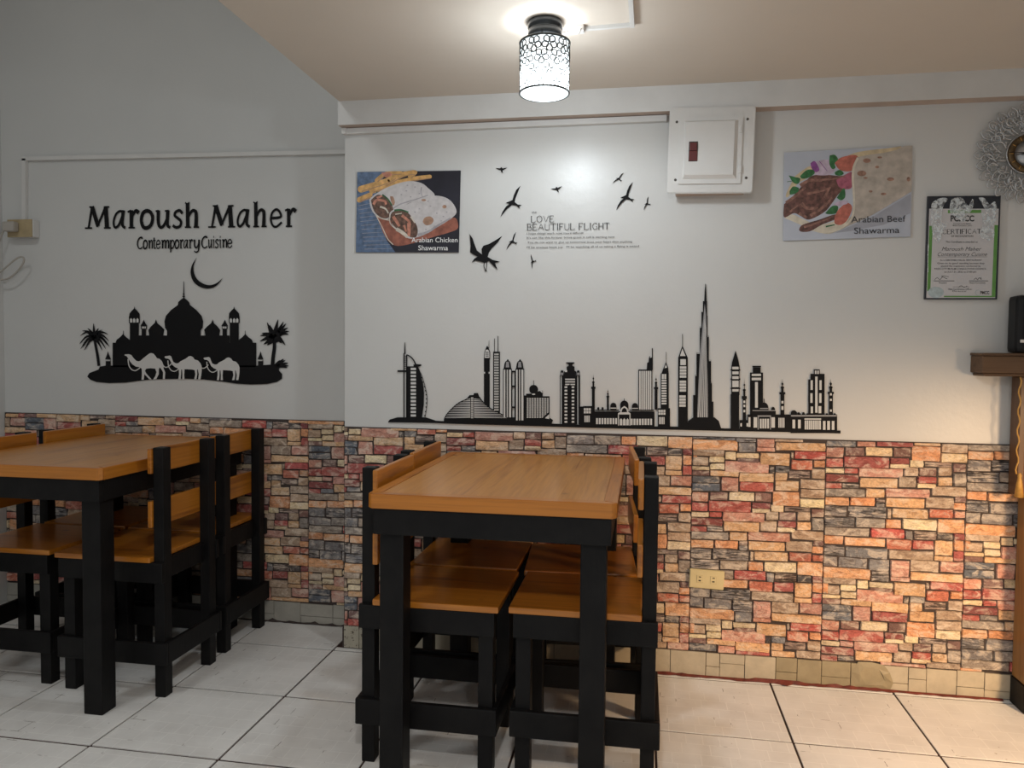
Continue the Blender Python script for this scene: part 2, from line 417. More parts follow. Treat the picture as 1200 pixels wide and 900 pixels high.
# ------------------------------------------------------------------ ledger stones
UNIT = "3,61,801,833,R;61,214,803,843,R;216,281,820,841,r;217,280,805,819,C;282,329,810,836,C;6,64,780,797,C;65,110,781,799,R;112,263,769,803,P;264,311,779,810,T;313,373,780,810,B;375,422,782,814,T;332,421,814,830,D;424,470,797,827,B;8,114,748,776,r;2,57,725,744,R;58,115,729,746,S;116,245,732,768,Y;247,306,737,776,T;309,373,754,778,R;308,371,738,753,C;375,426,747,778,Y;426,469,749,793,G;5,137,696,725,G;138,202,697,729,Y;204,353,701,733,P;357,468,712,745,T;1,84,663,693,L;86,171,666,695,O;174,204,681,696,D;174,205,663,680,S;206,336,664,699,Y;338,432,667,707,T;433,468,692,711,B;429,468,664,690,O;9,76,623,662,S;79,210,623,664,S;212,228,624,659,T;228,348,628,662,Y;351,429,633,664,Q;431,469,636,659,Q;12,105,585,621,S;106,206,587,622,G;207,262,588,621,O;264,378,587,625,C;379,469,581,630,L;16,156,553,584,G;158,272,553,587,X;273,301,550,583,S;302,379,553,583,D;380,432,556,580,K;433,469,557,581,r;6,68,522,553,O;70,208,520,550,L;212,298,512,550,Q;299,370,518,550,R;371,433,500,553,Y;434,468,520,556,O;13,74,478,519,S;76,218,476,515,S;221,370,479,512,T;372,434,481,497,Y;434,469,482,518,R;9,50,440,477,S;52,152,437,476,S;155,226,432,475,S;228,292,415,475,P;229,293,400,414,P;293,389,438,479,T;391,468,441,480,P;8,163,398,437,L;164,226,394,432,S;294,469,406,435,Y;13,115,377,401,T;21,59,339,372,T;6,20,340,377,O;60,116,354,376,C;117,157,365,395,C;158,238,373,391,C;162,238,357,372,B;241,347,349,395,Y;348,359,377,399,T;361,469,376,405,X;63,117,327,350,C;117,275,318,362,P;275,294,321,345,K;296,346,324,348,S;350,425,336,372,Q;428,468,347,373,O;15,62,324,336,C;15,63,303,322,B;64,168,303,323,Y;9,101,276,302,N;12,102,245,275,N;105,167,248,300,P;168,292,286,320,Y;171,291,251,286,R;295,339,295,324,Y;342,417,305,332,D;421,469,306,341,T;296,380,258,295,Y;383,469,269,303,T;7,61,206,242,P;65,130,213,244,B;133,225,215,247,C;226,286,214,248,B;287,383,202,255,O;384,470,234,267,T;383,461,200,232,C;461,472,622,663,O;467,476,562,612,B;469,479,410,435,T;470,480,319,349,R"
TINT = {'R': (0.39, 0.11, 0.095), 'r': (0.25, 0.08, 0.075), 'X': (0.44, 0.105, 0.095), 'C': (0.68, 0.54, 0.35),
        'P': (0.52, 0.27, 0.21), 'T': (0.40, 0.30, 0.22), 'B': (0.21, 0.125, 0.11), 'D': (0.27, 0.21, 0.185),
        'S': (0.205, 0.198, 0.200), 'N': (0.125, 0.138, 0.160), 'G': (0.30, 0.255, 0.215), 'K': (0.09, 0.08, 0.08),
        'Y': (0.60, 0.385, 0.220), 'O': (0.60, 0.29, 0.15), 'L': (0.68, 0.360, 0.190), 'Q': (0.48, 0.165, 0.110)}
unit = [u.split(',') for u in UNIT.split(';')]
unit = [(int(a)/1000 if int(a) > 22 else 0.0002, 0.4692 if int(b) > 448 else int(b)/1000, int(c)/1000, int(d)/1000, e) for a, b, c, d, e in unit]
# int(b)/1000, int(c)/1000, int(d)/1000, e) for a, b, c, d, e in unit]
UW, UH, USH = 0.4694, 0.631, 0.18
def stone_bm(bm, x0, x1, z0, z1, code, y, layer):
    g = 0.0004
    x0 += g; x1 -= g; z0 += g; z1 -= g
    w, h = x1-x0, z1-z0
    nx = 3 if w > 0.055 else 2
    j = min(0.0022, h*0.06)
    R = random.uniform
    out = []
    c = min(0.006, h*0.22)
    wob = R(-1, 1)*j
    for k in range(nx+1):
        t = k/nx; out.append((x0+w*t + (c*R(.1, .5) if k == 0 else -c*R(.1, .5) if k == nx else R(-.1, .1)*w/nx), z1-R(0, j*1.3)+wob*(t-.5)*.5))
    out.append((x1-R(0, j*.5), z0+h*R(.35, .65)))
    for k in range(nx, -1, -1):
        t = k/nx; out.append((x0+w*t + (c*R(.1, .5) if k == 0 else -c*R(.1, .5) if k == nx else R(-.1, .1)*w/nx), z0+R(0, j*1.3)+wob*(t-.5)*.5))
    out.append((x0+R(0, j*.5), z0+h*R(.35, .65)))
    d = R(0.004, 0.0095)
    if code in 'SNKDB': d *= 0.7
    ins = min(0.0026, h*0.09)
    cx, cz = (x0+x1)/2+R(-.15, .15)*w, (z0+z1)/2+R(-.1, .1)*h
    base = [bm.verts.new((px, y+0.002, pz)) for px, pz in out]
    fr = []
    tx, tz = R(-.0025, .0025), R(-.002, .0035)
    for px, pz in out:
        dx = (px-(x0+x1)/2)/(w/2); dz = (pz-(z0+z1)/2)/(h/2)
        fr.append(bm.verts.new((px-ins*max(-1, min(1, dx*1.2)), y-d+tx*dx+tz*dz*0.6+R(-.0008, .0008), pz-ins*max(-1, min(1, dz)))))
    cen = bm.verts.new((cx, y-d-R(0.0005, 0.003), cz))
    n = len(out)
    tint = TINT[code]; s = R(0.86, 1.14)*1.42; hue = R(-0.06, 0.06)
    al = 0.0 if (code == 'D' or (code == 'S' and R(0, 1) < 0.45)) else 1.0
    col = (min(1, tint[0]*s*(1+hue)), min(1, tint[1]*s), min(1, tint[2]*s*(1-hue)), al)
    fs = []
    for i in range(n):
        k = (i+1) % n
        fs.append(bm.faces.new((base[k], base[i], fr[i], fr[k])))
        fs.append(bm.faces.new((fr[k], fr[i], cen)))
    for f in fs:
        f.normal_update()
        for l in f.loops: l[layer] = col
def flip_out(bm):
    for f in bm.faces:
        f.normal_update()
        if f.normal.y > 0: f.normal_flip()
def stone_wall(wall, y, xa, xb, k_list, xorg, vorg, seen, holes=()):
    items = []
    for k in k_list:
        for n in range(-3, 4):
            for (u0, u1, v0, v1, code) in unit:
                x0, x1 = xorg+k*UW+u0, xorg+k*UW+u1
                z0, z1 = v0+vorg+USH*k+n*UH-0.0020, v1+vorg+USH*k+n*UH+0.0020
                x0 -= 0.0013; x1 += 0.0013
                x0, x1 = max(x0, xa), min(x1, xb); z0, z1 = max(z0, ZB+0.001), min(z1, ZS-0.0015)
                if x1-x0 < 0.012 or z1-z0 < 0.009: continue
                items.append((x0, x1, z0, z1, code))
    bk = obj('stone_joint', box(xa, xb, y-0.001, y+0.006, ZB-0.004, ZS), M['joint']); bk.parent = wall
    items.sort(key=lambda s: -(s[1]-s[0])*(s[3]-s[2])*(1.0 if seen((s[0]+s[1])/2, (s[2]+s[3])/2) else 0.0001))
    rest = bmesh.new(); lr = rest.loops.layers.float_color.new('tint')
    for i, s in enumerate(items):
        if i < 290 and seen((s[0]+s[1])/2, (s[2]+s[3])/2):
            b = bmesh.new(); la = b.loops.layers.float_color.new('tint'); stone_bm(b, *s, y, la); flip_out(b)
            c = Vector(((s[0]+s[1])/2, y, (s[2]+s[3])/2)); bmesh.ops.translate(b, verts=b.verts, vec=-c)
            o = obj('stone', b, M['stone']); o.location = c; o.parent = wall
        else: stone_bm(rest, *s, y, lr)
    if len(rest.faces):
        flip_out(rest)
        o = obj('stones', rest, M['stone']); o['kind'] = 'stuff'; o.parent = wall
    else: rest.free()
def proj(x, y, z):
    v = Vector((x, y, z-CAM_H)); f = v.dot(fwd); return 600+FPX*v.dot(rgt)/f, 450-FPX*v.dot(upv)/f
def seen_back(x, z):
    px, py = proj(x, YB, z)
    if px > 1197: return False
    if 436 < px < 735 and py > 540: return False
    if 735 <= px < 768 and py > 560: return False
    return True
def seen_left(x, z):
    px, py = proj(x, YL, z)
    if px < 0 or px > 398: return False
    if px < 235 and py > 510: return (px < 100 and 560 < py < 615)
    if px < 303 and py > 518: return False
    return True
stone_wall(wall_back, YB, XJ, 1.30, range(-4, 2), 0.657, 0.0, seen_back)
stone_wall(wall_rec, YL, X0, XJ-0.002, range(-5, 1), -1.4326+0.0, -0.145, seen_left)

# ------------------------------------------------------------------ skirting tiles
def skirting(name, y, xa, xb, mats, widths):
    root = struct(obj(name, box(xa, xb, y-0.002, y+0.004, 0.0, ZB-0.003), M['joint']))
    x = xa; i = 0
    while x < xb-0.004:
        w, mi, split = widths(i, x); i += 1
        e = min(x+w, xb)
        if xb-e < 0.02: e = xb
        zs = [(0.004, ZB)] if not split else [(0.004, split-0.001), (split+0.001, ZB)]
        for z0, z1 in zs:
            g = 0.0009; d = random.uniform(0.006, 0.0085)
            b = box(x+g, e-g, y-d, y+0.001, z0, z1 if z1 < ZB else z1+random.uniform(-.003, .001), 0.0015)
            o = obj('skirting_tile', b, mats[mi]); o.parent = root
        x = e
    return root
def wr(i, x):
    if x < -1.05: return (0.066 if i == 0 else 0.06, 3, None)
    if x < 0.02: return (random.uniform(0.09, 0.16), 0, None)
    if x < 0.44:
        return ([0.11, 0.06, 0.13, 0.05, 0.09][i % 5], 0, [None, 0.045, None, 0.04, 0.055][i % 5])
    if x < 0.78: return ([0.10, 0.075, 0.085][i % 3], 1, [0.035, 0.04, None][i % 3])
    return ([0.12, 0.06, 0.10, 0.09][i % 4], 2, [0.03, 0.05, None, 0.035][i % 4])
def wl(i, x): return (random.uniform(0.09, 0.17), 0, 0.035 if random.random() < 0.3 else None)
skirting('baseboard_back', YB, XJ, 1.30, [M['skirt'], M['skirt_worn'], M['skirt'], M['skirt_chip']], wr)
skirting('baseboard_back_left', YL, X0, XJ-0.002, [M['skirt_grey']], wl)
# broken plaster bulge on the skirting between the second and third wall seams
b = bmesh.new()
pts = [(0.765, .004), (0.80, .003), (0.895, .004), (0.905, .03), (0.893, .066), (0.872, .094), (0.83, .101), (0.785, .099), (0.762, .06)]
f = [b.verts.new((x, YB-0.0085, z)) for x, z in pts]; c = [b.verts.new(((x-.83)*.6+.83, YB-0.0125+random.uniform(-.003, .003), (z-.05)*.65+.05)) for x, z in pts]
for i in range(len(pts)):
    k = (i+1) % len(pts); b.faces.new((f[i], f[k], c[k], c[i]))
b.faces.new(c); bmesh.ops.recalc_face_normals(b, faces=b.faces); flip_out(b)
o = obj('plaster_patch', b, M['skirt_worn']); o.parent = bpy.data.objects['baseboard_back']
# red grout smeared along the foot of the skirting
b = bmesh.new(); x = -0.10; top = []; bot = []
while x < 1.27:
    hgt = 0.010+0.012*max(0, math.sin(x*9.0+1))*random.random() + (0.010 if 0.42 < x < 0.60 else 0)
    top.append((x, YB-0.0095, hgt*0.6)); bot.append((x, YB-0.014-random.uniform(0.002, 0.010)-(0.016 if 0.30 < x < 0.56 else 0)*random.random(), 0.0012)); x += 0.022
tv = [b.verts.new(p) for p in top]; bv = [b.verts.new(p) for p in bot]
for i in range(len(tv)-1): b.faces.new((bv[i], bv[i+1], tv[i+1], tv[i]))
o = obj('grout_smear', b, M['redgrout']); o.parent = floor
b = bmesh.new(); x = -2.2; top = []; bot = []
while x < XJ-0.01:
    top.append((x, YL-0.0092, 0.005+0.012*random.random()**3)); bot.append((x, YL-0.012-0.006*random.random(), 0.001)); x += 0.02
tv = [b.verts.new(p) for p in top]; bv = [b.verts.new(p) for p in bot]
for i in range(len(tv)-1): b.faces.new((bv[i], bv[i+1], tv[i+1], tv[i]))
o = obj('dark_grout_line', b, M['joint']); o.parent = floor
b = box(XJ-0.006, XJ-0.0005, YB-0.006, YL-0.012, 0.001, 0.085, 0.002)
o = obj('corner_grout', b, M['joint']); o.parent = floor

# ================================================================== TABLES AND CHAIRS
HT = 0.82
def make_table(cx, y0, label, twist=0.0):
    w, l = 0.667, 0.905
    t = thing('dining_table', label, 'table', (cx, y0+l/2, 0), 'wooden four-seat dining tables')
    xa, xb, ya, yb = -w/2, w/2, -l/2, l/2; e = 0.035
    Z = Vector((0, 0, 0))
    def P(name, bm, mat): return obj(name, bm, mat, t, org=Z)
    n = 5; pw = (w-2*e)/n
    for i in range(n):
        P('plank', box(xa+e+i*pw+0.0001, xa+e+(i+1)*pw-0.0001, ya+e, yb-e, HT-0.020, HT-0.0003, 0.0005), M['top_y'])
    def edge(pts):
        b = bmesh.new(); vs = [b.verts.new((x, y, HT-0.040)) for x, y in pts]; b.faces.new(vs)
        r = bmesh.ops.extrude_face_region(b, geom=b.faces[:])
        bmesh.ops.translate(b, verts=[v for v in r['geom'] if isinstance(v, bmesh.types.BMVert)], vec=(0, 0, 0.040))
        bmesh.ops.recalc_face_normals(b, faces=b.faces); bmesh.ops.bevel(b, geom=b.edges[:], offset=0.002, segments=2, affect='EDGES'); return b
    c = 0.012
    P('edge_board', edge([(xa+c, ya), (xb-c, ya), (xb, ya+c), (xb-e, ya+e), (xa+e, ya+e), (xa, ya+c)]), M['wood_x'])
    P('edge_board', edge([(xa+c, yb), (xb-c, yb), (xb, yb-c), (xb-e, yb-e), (xa+e, yb-e), (xa, yb-c)]), M['wood_x'])
    P('edge_board', edge([(xa, ya+c), (xa+e, ya+e), (xa+e, yb-e), (xa, yb-c)]), M['wood_y'])
    P('edge_board', edge([(xb, ya+c), (xb-e, ya+e), (xb-e, yb-e), (xb, yb-c)]), M['wood_y'])
    L = 0.068; ix, iy = 0.026, 0.028
    for sx in (-1, 1):
        for sy in (-1, 1):
            x0 = sx*(w/2-ix); y0_ = sy*(l/2-iy)
            P('leg', box(min(x0, x0-sx*L), max(x0, x0-sx*L), min(y0_, y0_-sy*L), max(y0_, y0_-sy*L), 0.0, HT-0.041, 0.004), M['black'])
    q = 0.018
    P('apron', box(xa+ix-0.012, xb-ix+0.012, ya+iy-q-0.0005, ya+iy-0.0005, HT-0.112, HT-0.041, 0.003), M['black'])
    P('apron', box(xa+ix-0.012, xb-ix+0.012, yb-iy+0.0005, yb-iy+q+0.0005, HT-0.112, HT-0.041, 0.003), M['black'])
    P('apron', box(xa+ix-q+0.006, xa+ix-0.0005, ya+iy, yb-iy, HT-0.112, HT-0.041, 0.003), M['black'])
    P('apron', box(xb-ix+0.0005, xb-ix+q-0.006, ya+iy, yb-iy, HT-0.112, HT-0.041, 0.003), M['black'])
    P('cleat', box(xa+ix+L, xb-ix-L, -0.03, 0.03, HT-0.085, HT-0.022, 0.003), M['black'])
    return t
make_table(-0.391, 1.945, 'centre wooden dining table with orange top and black legs, below the skyline sticker')
make_table(-2.033, 2.170, 'left wooden dining table with glossy orange top and black legs, below the mosque decal')

def make_chair(label):
    """rear posts at x<0, sitter faces +x; base centre at the origin"""
    t = thing('dining_chair', label, 'chair', (0, 0, 0), 'wooden dining chairs around the two tables')
    Z = Vector((0, 0, 0)); P = lambda n, b, m: obj(n, b, m, t, org=Z)
    hx, hy, s = 0.195, 0.160, 0.043; q = 0.018
    for sy in (-1, 1):
        ya, yb = sorted((sy*hy, sy*(hy-s)))
        b = box(-hx, -hx+s-0.004, ya, yb, 0, 0.866, 0.003)
        P('rear_post', b, M['black'])
        P('front_leg', box(hx-s, hx, ya, yb, 0, 0.4715, 0.003), M['black'])
    for sy in (-1, 1):
        ya, yb = sorted((sy*hy, sy*(hy+q)))
        P('seat_rail', box(-hx-0.004, hx+0.006, ya+0.0003, yb-0.0003, 0.402, 0.4715, 0.003), M['black'])
        P('foot_rail', box(-hx-0.014, hx+0.014, ya+0.0003, yb-0.0003, 0.118, 0.194, 0.004), M['black'])
    for sx in (-1, 1):
        xa, xb = sorted((sx*hx, sx*(hx+0.014)))
        P('foot_rail', box(xa+0.0003, xb-0.0003, -hy, hy, 0.118, 0.194, 0.003), M['black'])
    P('seat_rail', box(hx-s+0.010, hx-s+0.026, -hy+s, hy-s, 0.402, 0.4715, 0.003), M['black'])
    P('seat_rail', box(-hx+s-0.022, -hx+s-0.006, -hy+s, hy-s, 0.402, 0.4715, 0.003), M['black'])
    xs = -hx+s-0.0035
    P('seat', box(xs, hx+0.018, -hy-q-0.004, hy+q+0.004, 0.472, 0.4905, 0.004), M['wood_x'])
    for z0, z1 in ((0.776, 0.863), (0.590, 0.681)):
        P('back_slat', box(xs, xs+0.016, -hy-q-0.004, hy+q-0.010, z0, z1, 0.004), M['wood_y'])
    return t
def copy_chair(src, label):
    r = src.copy(); COL.objects.link(r); r['label'] = label
    for ch in list(src.children):
        c = ch.copy(); COL.objects.link(c); c.parent = r
    return r
chairs = [  # x, y of the base centre, turn, label
    (-0.599, 2.252, 0, 'near left chair of the centre table, its black rear posts left of the tabletop corner'),
    (-0.610, 2.640, 0, 'far left chair of the centre table, by the stone wall'),
    (-0.146, 2.262, math.pi, 'near right chair of the centre table, showing its tall black post and orange slat ends'),
    (-0.172, 2.642, math.pi+0.07, 'far right chair of the centre table, nearest the stone wall and half hidden'),
    (-1.800, 2.515, math.pi, 'near right chair of the left table, its two orange slats facing the tabletop corner'),
    (-1.806, 2.912, math.pi, 'far right chair of the left table, in front of the recessed stone wall corner'),
    (-2.262, 2.535, 0, 'near left chair of the left table, its slat cut off by the left photo edge'),
    (-2.255, 2.925, 0, 'far left chair of the left table, its top slat rising above the tabletop')]
proto = None
for x, y, a, lab in chairs:
    c = make_chair(lab) if proto is None else copy_chair(proto, lab)
    if proto is None: proto = c
    c.location = (x, y, 0); c.rotation_euler = (0, 0, a)

# ================================================================== LETTERING AND WALL STICKERS
GLYPH = {  # strokes in x-height units: (points, start width, end width); last item is the advance box width
 'M': ([([(-.1, .03), (.42, .03)], .07, .07), ([(.16, .03), (.42, 1.22)], .10, .13), ([(.22, 1.22), (.52, 1.22)], .07, .07), ([(.42, 1.25), (.86, .12)], .22, .20),
        ([(.80, .10), (1.42, 1.22)], .10, .13), ([(1.32, 1.22), (1.68, 1.22)], .07, .07), ([(1.42, 1.25), (1.52, .03)], .22, .24), ([(1.30, .03), (1.80, .03)], .07, .07)], 1.75),
 'a': ([([(.78, .90), (.60, .98), (.32, .82), (.14, .45), (.16, .14), (.30, .05), (.52, .22), (.76, .70)], .10, .12), ([(.84, 1.02), (.76, .5), (.78, .16), (.98, .02)], .19, .12)], 1.0),
 'r': ([([(.0, .92), (.24, 1.0)], .08, .10), ([(.26, 1.02), (.26, .03)], .19, .19), ([(.06, .03), (.50, .03)], .07, .07), ([(.30, .60), (.48, .92), (.62, .98), (.78, .86)], .10, .20)], .85),
 'o': ([([(.50, .99), (.22, .85), (.10, .45), (.24, .08), (.50, .01), (.80, .18), (.92, .58), (.76, .90), (.48, .99)], .17, .17)], 1.0),
 'u': ([([(.02, .95), (.22, .98)], .08, .08), ([(.2, 1.0), (.2, .32), (.34, .04), (.58, .14), (.84, .62)], .18, .11), ([(.66, .96), (.90, .98)], .08, .08), ([(.86, 1.0), (.82, .2), (1.02, .02)], .19, .12)], 1.05),
 's': ([([(.74, .80), (.56, .98), (.28, .90), (.20, .70), (.42, .54), (.64, .36), (.58, .10), (.30, .02), (.06, .14)], .13, .13)], .8),
 'h': ([([(.06, 1.42), (.20, 1.36), (.36, 1.44)], .07, .05), ([(.22, 1.40), (.24, .03)], .19, .19), ([(.04, .03), (.46, .03)], .07, .07), ([(.26, .58), (.50, .92), (.70, .96), (.82, .78), (.80, .03)], .10, .20), ([(.64, .03), (1.02, .03)], .07, .07)], 1.0),
 'e': ([([(.14, .50), (.82, .56), (.74, .86), (.50, .99), (.22, .80), (.12, .42), (.26, .08), (.54, .02), (.90, .26)], .12, .10)], .95),
 'C': ([([(.86, 1.18), (.74, 1.34), (.48, 1.30), (.20, .98), (.12, .50), (.30, .10), (.60, .02), (.90, .22)], .17, .10)], .95),
 'n': ([([(.0, .92), (.22, .99)], .08, .08), ([(.24, 1.0), (.24, .0)], .19, .19), ([(.26, .60), (.52, .94), (.72, .94), (.80, .72), (.80, .0)], .10, .19)], .95),
 't': ([([(.26, 1.30), (.26, .24), (.42, .03), (.64, .12)], .18, .10), ([(.0, .95), (.58, .97)], .09, .09)], .68),
 'm': ([([(.0, .92), (.2, .99)], .08, .08), ([(.2, 1.0), (.2, .0)], .18, .18), ([(.22, .60), (.42, .94), (.58, .94), (.66, .72), (.66, .0)], .10, .18), ([(.68, .60), (.90, .94), (1.06, .94), (1.14, .72), (1.14, .0)], .10, .18)], 1.3),
 'p': ([([(.0, .92), (.2, .99)], .08, .08), ([(.22, 1.0), (.22, -.46)], .18, .18), ([(.24, .66), (.50, .96), (.78, .86), (.86, .46), (.66, .08), (.40, .02), (.24, .16)], .11, .13)], .95),
 'y': ([([(.02, .95), (.2, .98)], .08, .08), ([(.2, 1.0), (.2, .34), (.36, .06), (.60, .14), (.82, .60)], .18, .11), ([(.86, 1.0), (.84, .1), (.72, -.36), (.40, -.48), (.14, -.34)], .19, .10)], .95),
 'i': ([([(.0, .92), (.2, .99)], .08, .08), ([(.24, 1.0), (.24, .14), (.40, .0)], .19, .10), ([(.16, 1.30), (.30, 1.30)], .17, .17)], .45)}
def letters(root, y, conv_px, text, boxes, base0, base1, xh, part='letter'):
    """conv_px: crop coordinates -> photograph pixel; boxes: left and right ends of each glyph in crop units"""
    xa, xb = boxes[0][0], boxes[-1][1]; k = 0
    for ch, (l, r) in zip(text, boxes):
        g, w = GLYPH[ch]; xs = [p[0] for st in g for p in st[0]]; x0, x1 = min(xs)-.04, max(xs)+.04
        sc = (r-l)/(x1-x0)
        def conv(u, v, l=l, x0=x0, sc=sc):
            cx = l+(u-x0)*sc; by = base0+(base1-base0)*(cx-xa)/(xb-xa)
            return at_y(*conv_px(cx, by-v*xh), y)
        d = Decal(y, conv, M['decal'])
        for pts, w0, w1 in g: d.stroke(pts, w0*1.28, w1*1.28)
        d.build(part, root)
zA = lambda x, y: (90+x/4.444, 225+y/4.444)
c0 = at_y(222, 254, YL)
t = thing('wall_lettering', 'large black calligraphic lettering reading Maroush Maher on the recessed left wall', 'wall lettering', (c0.x, YL, c0.z))
letters(t, YL, zA, 'MaroushMaher', [(40, 180), (190, 256), (262, 326), (333, 398), (408, 490), (497, 553), (560, 640), (682, 828), (836, 904), (916, 992), (1008, 1070), (1082, 1144)], 191, 181, 92)
c0 = at_y(216, 285, YL)
t = thing('wall_lettering', 'small black lettering reading Contemporary Cuisine, between the big name and the crescent moon', 'wall lettering', (c0.x, YL, c0.z))
letters(t, YL, zA, 'ContemporaryCuisine', [(315, 344), (346, 368), (371, 394), (396, 413), (414, 436), (439, 480), (482, 508), (511, 533), (535, 556), (557, 581), (583, 604), (606, 638),
        (650, 681), (683, 706), (708, 717), (719, 739), (741, 752), (755, 781), (785, 810)], 296, 290, 44)

# ---- mosque sticker
MD = [M['decal'], M['wall'], M['decal_gray']]
zD = lambda x, y: at_y(90+x/4.706, 300+y/4.706, YL)
c0 = at_y(218, 448, YL)
t = thing('wall_decal', 'black mosque silhouette sticker with palm trees and three camels on the recessed left wall', 'wall sticker', (c0.x, YL, c0.z))
d = Decal(YL, zD, MD)
d.poly([(58, 665), (70, 645), (120, 626), (128, 610), (160, 604), (200, 604), (990, 604), (1080, 598), (1118, 596), (1116, 632), (1132, 650), (1132, 676), (1105, 694), (1050, 706), (960, 709), (880, 704), (800, 692), (700, 681), (600, 677), (500, 678), (400, 682), (330, 690), (270, 698), (180, 701), (110, 695), (75, 682)])
d.build('island', t)
d = Decal(YL, zD, MD)
d.rect(198, 478, 990, 612); d.rect(342, 438, 842, 480)
d.rect(498, 400, 683, 440)
d.poly([(498, 412), (487, 395), (484, 360), (492, 330), (520, 298), (558, 270), (560, 254), (575, 240), (590, 230), (605, 240), (620, 254), (624, 270), (660, 298), (688, 330), (697, 360), (694, 395), (683, 412)])
d.rect(585, 207, 594, 213); d.rect(583, 220, 596, 226); d.poly([(587, 232), (589, 140), (591, 140), (593, 232)])
for s in (1, -1):
    mx = (lambda x: x) if s == 1 else (lambda x: 1186-x)
    def q(pts): d.poly([(mx(x), y) for x, y in pts])
    q([(214, 480), (220, 462), (240, 447), (256, 430), (272, 447), (292, 462), (296, 480)]); q([(255, 440), (256, 412), (258, 412), (259, 440)])
    q([(293, 368), (342, 368), (342, 480), (293, 480)]); q([(288, 334), (347, 334), (347, 370), (288, 370)])
    q([(289, 336), (292, 316), (306, 300), (316, 290), (318, 278), (321, 290), (332, 300), (345, 316), (347, 336)])
    q([(358, 400), (382, 400), (382, 442), (358, 442)]); q([(354, 382), (386, 382), (386, 403), (354, 403)]); q([(351, 386), (362, 368), (369, 352), (377, 368), (389, 386)])
    q([(400, 440), (398, 424), (395, 408), (410, 388), (430, 370), (437, 350), (444, 370), (466, 388), (483, 406), (479, 424), (476, 440)])
    q([(160, 574), (187, 574), (187, 610), (160, 610)]) if s == 1 else q([(158, 574), (186, 574), (186, 610), (158, 610)])
    q([(157, 570), (167, 545), (172, 526), (178, 545), (189, 570)])
d.build('mosque', t)
d = Decal(YL, zD, MD)
for s in (1, -1):
    mx = (lambda x: x) if s == 1 else (lambda x: 1186-x)
    for a in (294, 311, 329): d.poly([(mx(x), y) for x, y in [(a, 367), (a, 350), (a+6, 342), (a+13, 350), (a+13, 367)]], 1, 1)
    for a in (360, 368, 376): d.poly([(mx(x), y) for x, y in [(a, 400), (a, 389), (a+6, 389), (a+6, 400)]], 1, 1)
    d.poly([(mx(x), y) for x, y in [(161, 575), (186, 575), (186, 579), (161, 579)]], 1, 1)
    d.poly([(mx(x), y) for x, y in [(484, 412), (498, 412), (498, 438), (482, 438)]], 1, 1)
d.build('tower_windows', t)
CAMEL = [(420, 572), (425, 565), (460, 563), (480, 570), (500, 597), (525, 622), (545, 626), (560, 622), (590, 595), (620, 572), (640, 557), (655, 554), (675, 558), (692, 578), (706, 598), (730, 605), (750, 625), (762, 655), (765, 690), (779, 722), (775, 782), (758, 782), (760, 722), (742, 690), (728, 678), (722, 700), (722, 738), (700, 783), (672, 785), (692, 755), (702, 720), (690, 690), (650, 686), (612, 690), (600, 708), (612, 732), (642, 765), (660, 785), (640, 785), (596, 738), (590, 787), (571, 789), (574, 735), (572, 690), (555, 677), (520, 672), (490, 652), (470, 627), (455, 602), (440, 580)]
CAMEL2 = [(420, 572), (425, 565), (448, 562), (470, 558), (484, 566), (492, 590), (505, 620), (530, 632), (552, 630), (572, 612), (600, 598), (625, 585), (648, 566), (668, 562), (690, 574), (705, 596), (735, 604), (760, 630), (772, 660), (772, 700), (768, 740), (760, 784), (738, 784), (745, 735), (735, 690), (728, 690), (730, 735), (722, 784), (700, 784), (712, 735), (705, 696), (680, 690), (610, 686), (606, 740), (610, 784), (588, 784), (590, 735), (586, 690), (578, 690), (576, 740), (572, 784), (550, 784), (558, 735), (556, 684), (520, 668), (495, 648), (482, 620), (470, 598), (455, 588), (430, 584)]
zE = lambda x, y: (90+x/7.5, 340+y/7.5)
def camel(P, dx, dy, s, name):
    dd = Decal(YL, lambda x, y: at_y(*zE(420+(x-420)*s+dx, 570+(y-570)*s+dy), YL), MD)
    dd.poly(P, 1, 1)
    dd.stroke([(452, 605), (460, 662), (485, 698), (515, 707), (545, 692), (560, 676)], 9, 9, 1, 1)
    if dx < 600: dd.stroke([(745, 640), (775, 676), (806, 672), (835, 645)], 8, 8, 1, 1)
    dd.build('camel_cutout', t)
camel(CAMEL, 0, 0, 1.0, 'c'); camel(CAMEL2, 352, 16, .93, 'c'); camel(CAMEL2, 695, 28, .90, 'c')
def palm(trunk, w, fronds, lw, name='palm_tree'):
    dd = Decal(YL, zD, MD); dd.stroke(trunk, w, w*1.25)
    cx, cy = trunk[0]
    for (tx, ty, bend) in fronds:
        mx_, my_ = (cx+tx)/2, (cy+ty)/2-bend
        dd.stroke([(cx, cy), (mx_, my_), (tx, ty)], lw, 1.0)
    dd.disc(cx, cy-2, lw*.9, lw*.8)
    dd.build(name, t)
palm([(97, 452), (103, 490), (113, 540), (122, 606)], 12, [(20, 440, 26), (15, 486, 26), (22, 512, 22), (42, 520, 14), (30, 412, 14), (60, 398, 8), (92, 372, 4), (120, 398, 6), (140, 408, 10), (172, 432, 22), (178, 470, 26), (180, 500, 26), (160, 512, 18), (140, 520, 10), (52, 420, 14), (150, 425, 16), (35, 500, 20), (168, 490, 22)], 22)
palm([(1088, 450), (1090, 500), (1083, 560), (1080, 604)], 17, [(1012, 440, 10), (1010, 470, 6), (1030, 488, 0), (1050, 366, -6), (1064, 380, 0), (1110, 350, 0), (1140, 362, -4), (1165, 395, 6), (1168, 432, 12), (1150, 492, 16), (1130, 482, 6), (1050, 492, -4), (1155, 372, 0), (1020, 425, 6), (1172, 415, 10)], 40)
dd = Decal(YL, zD, MD)
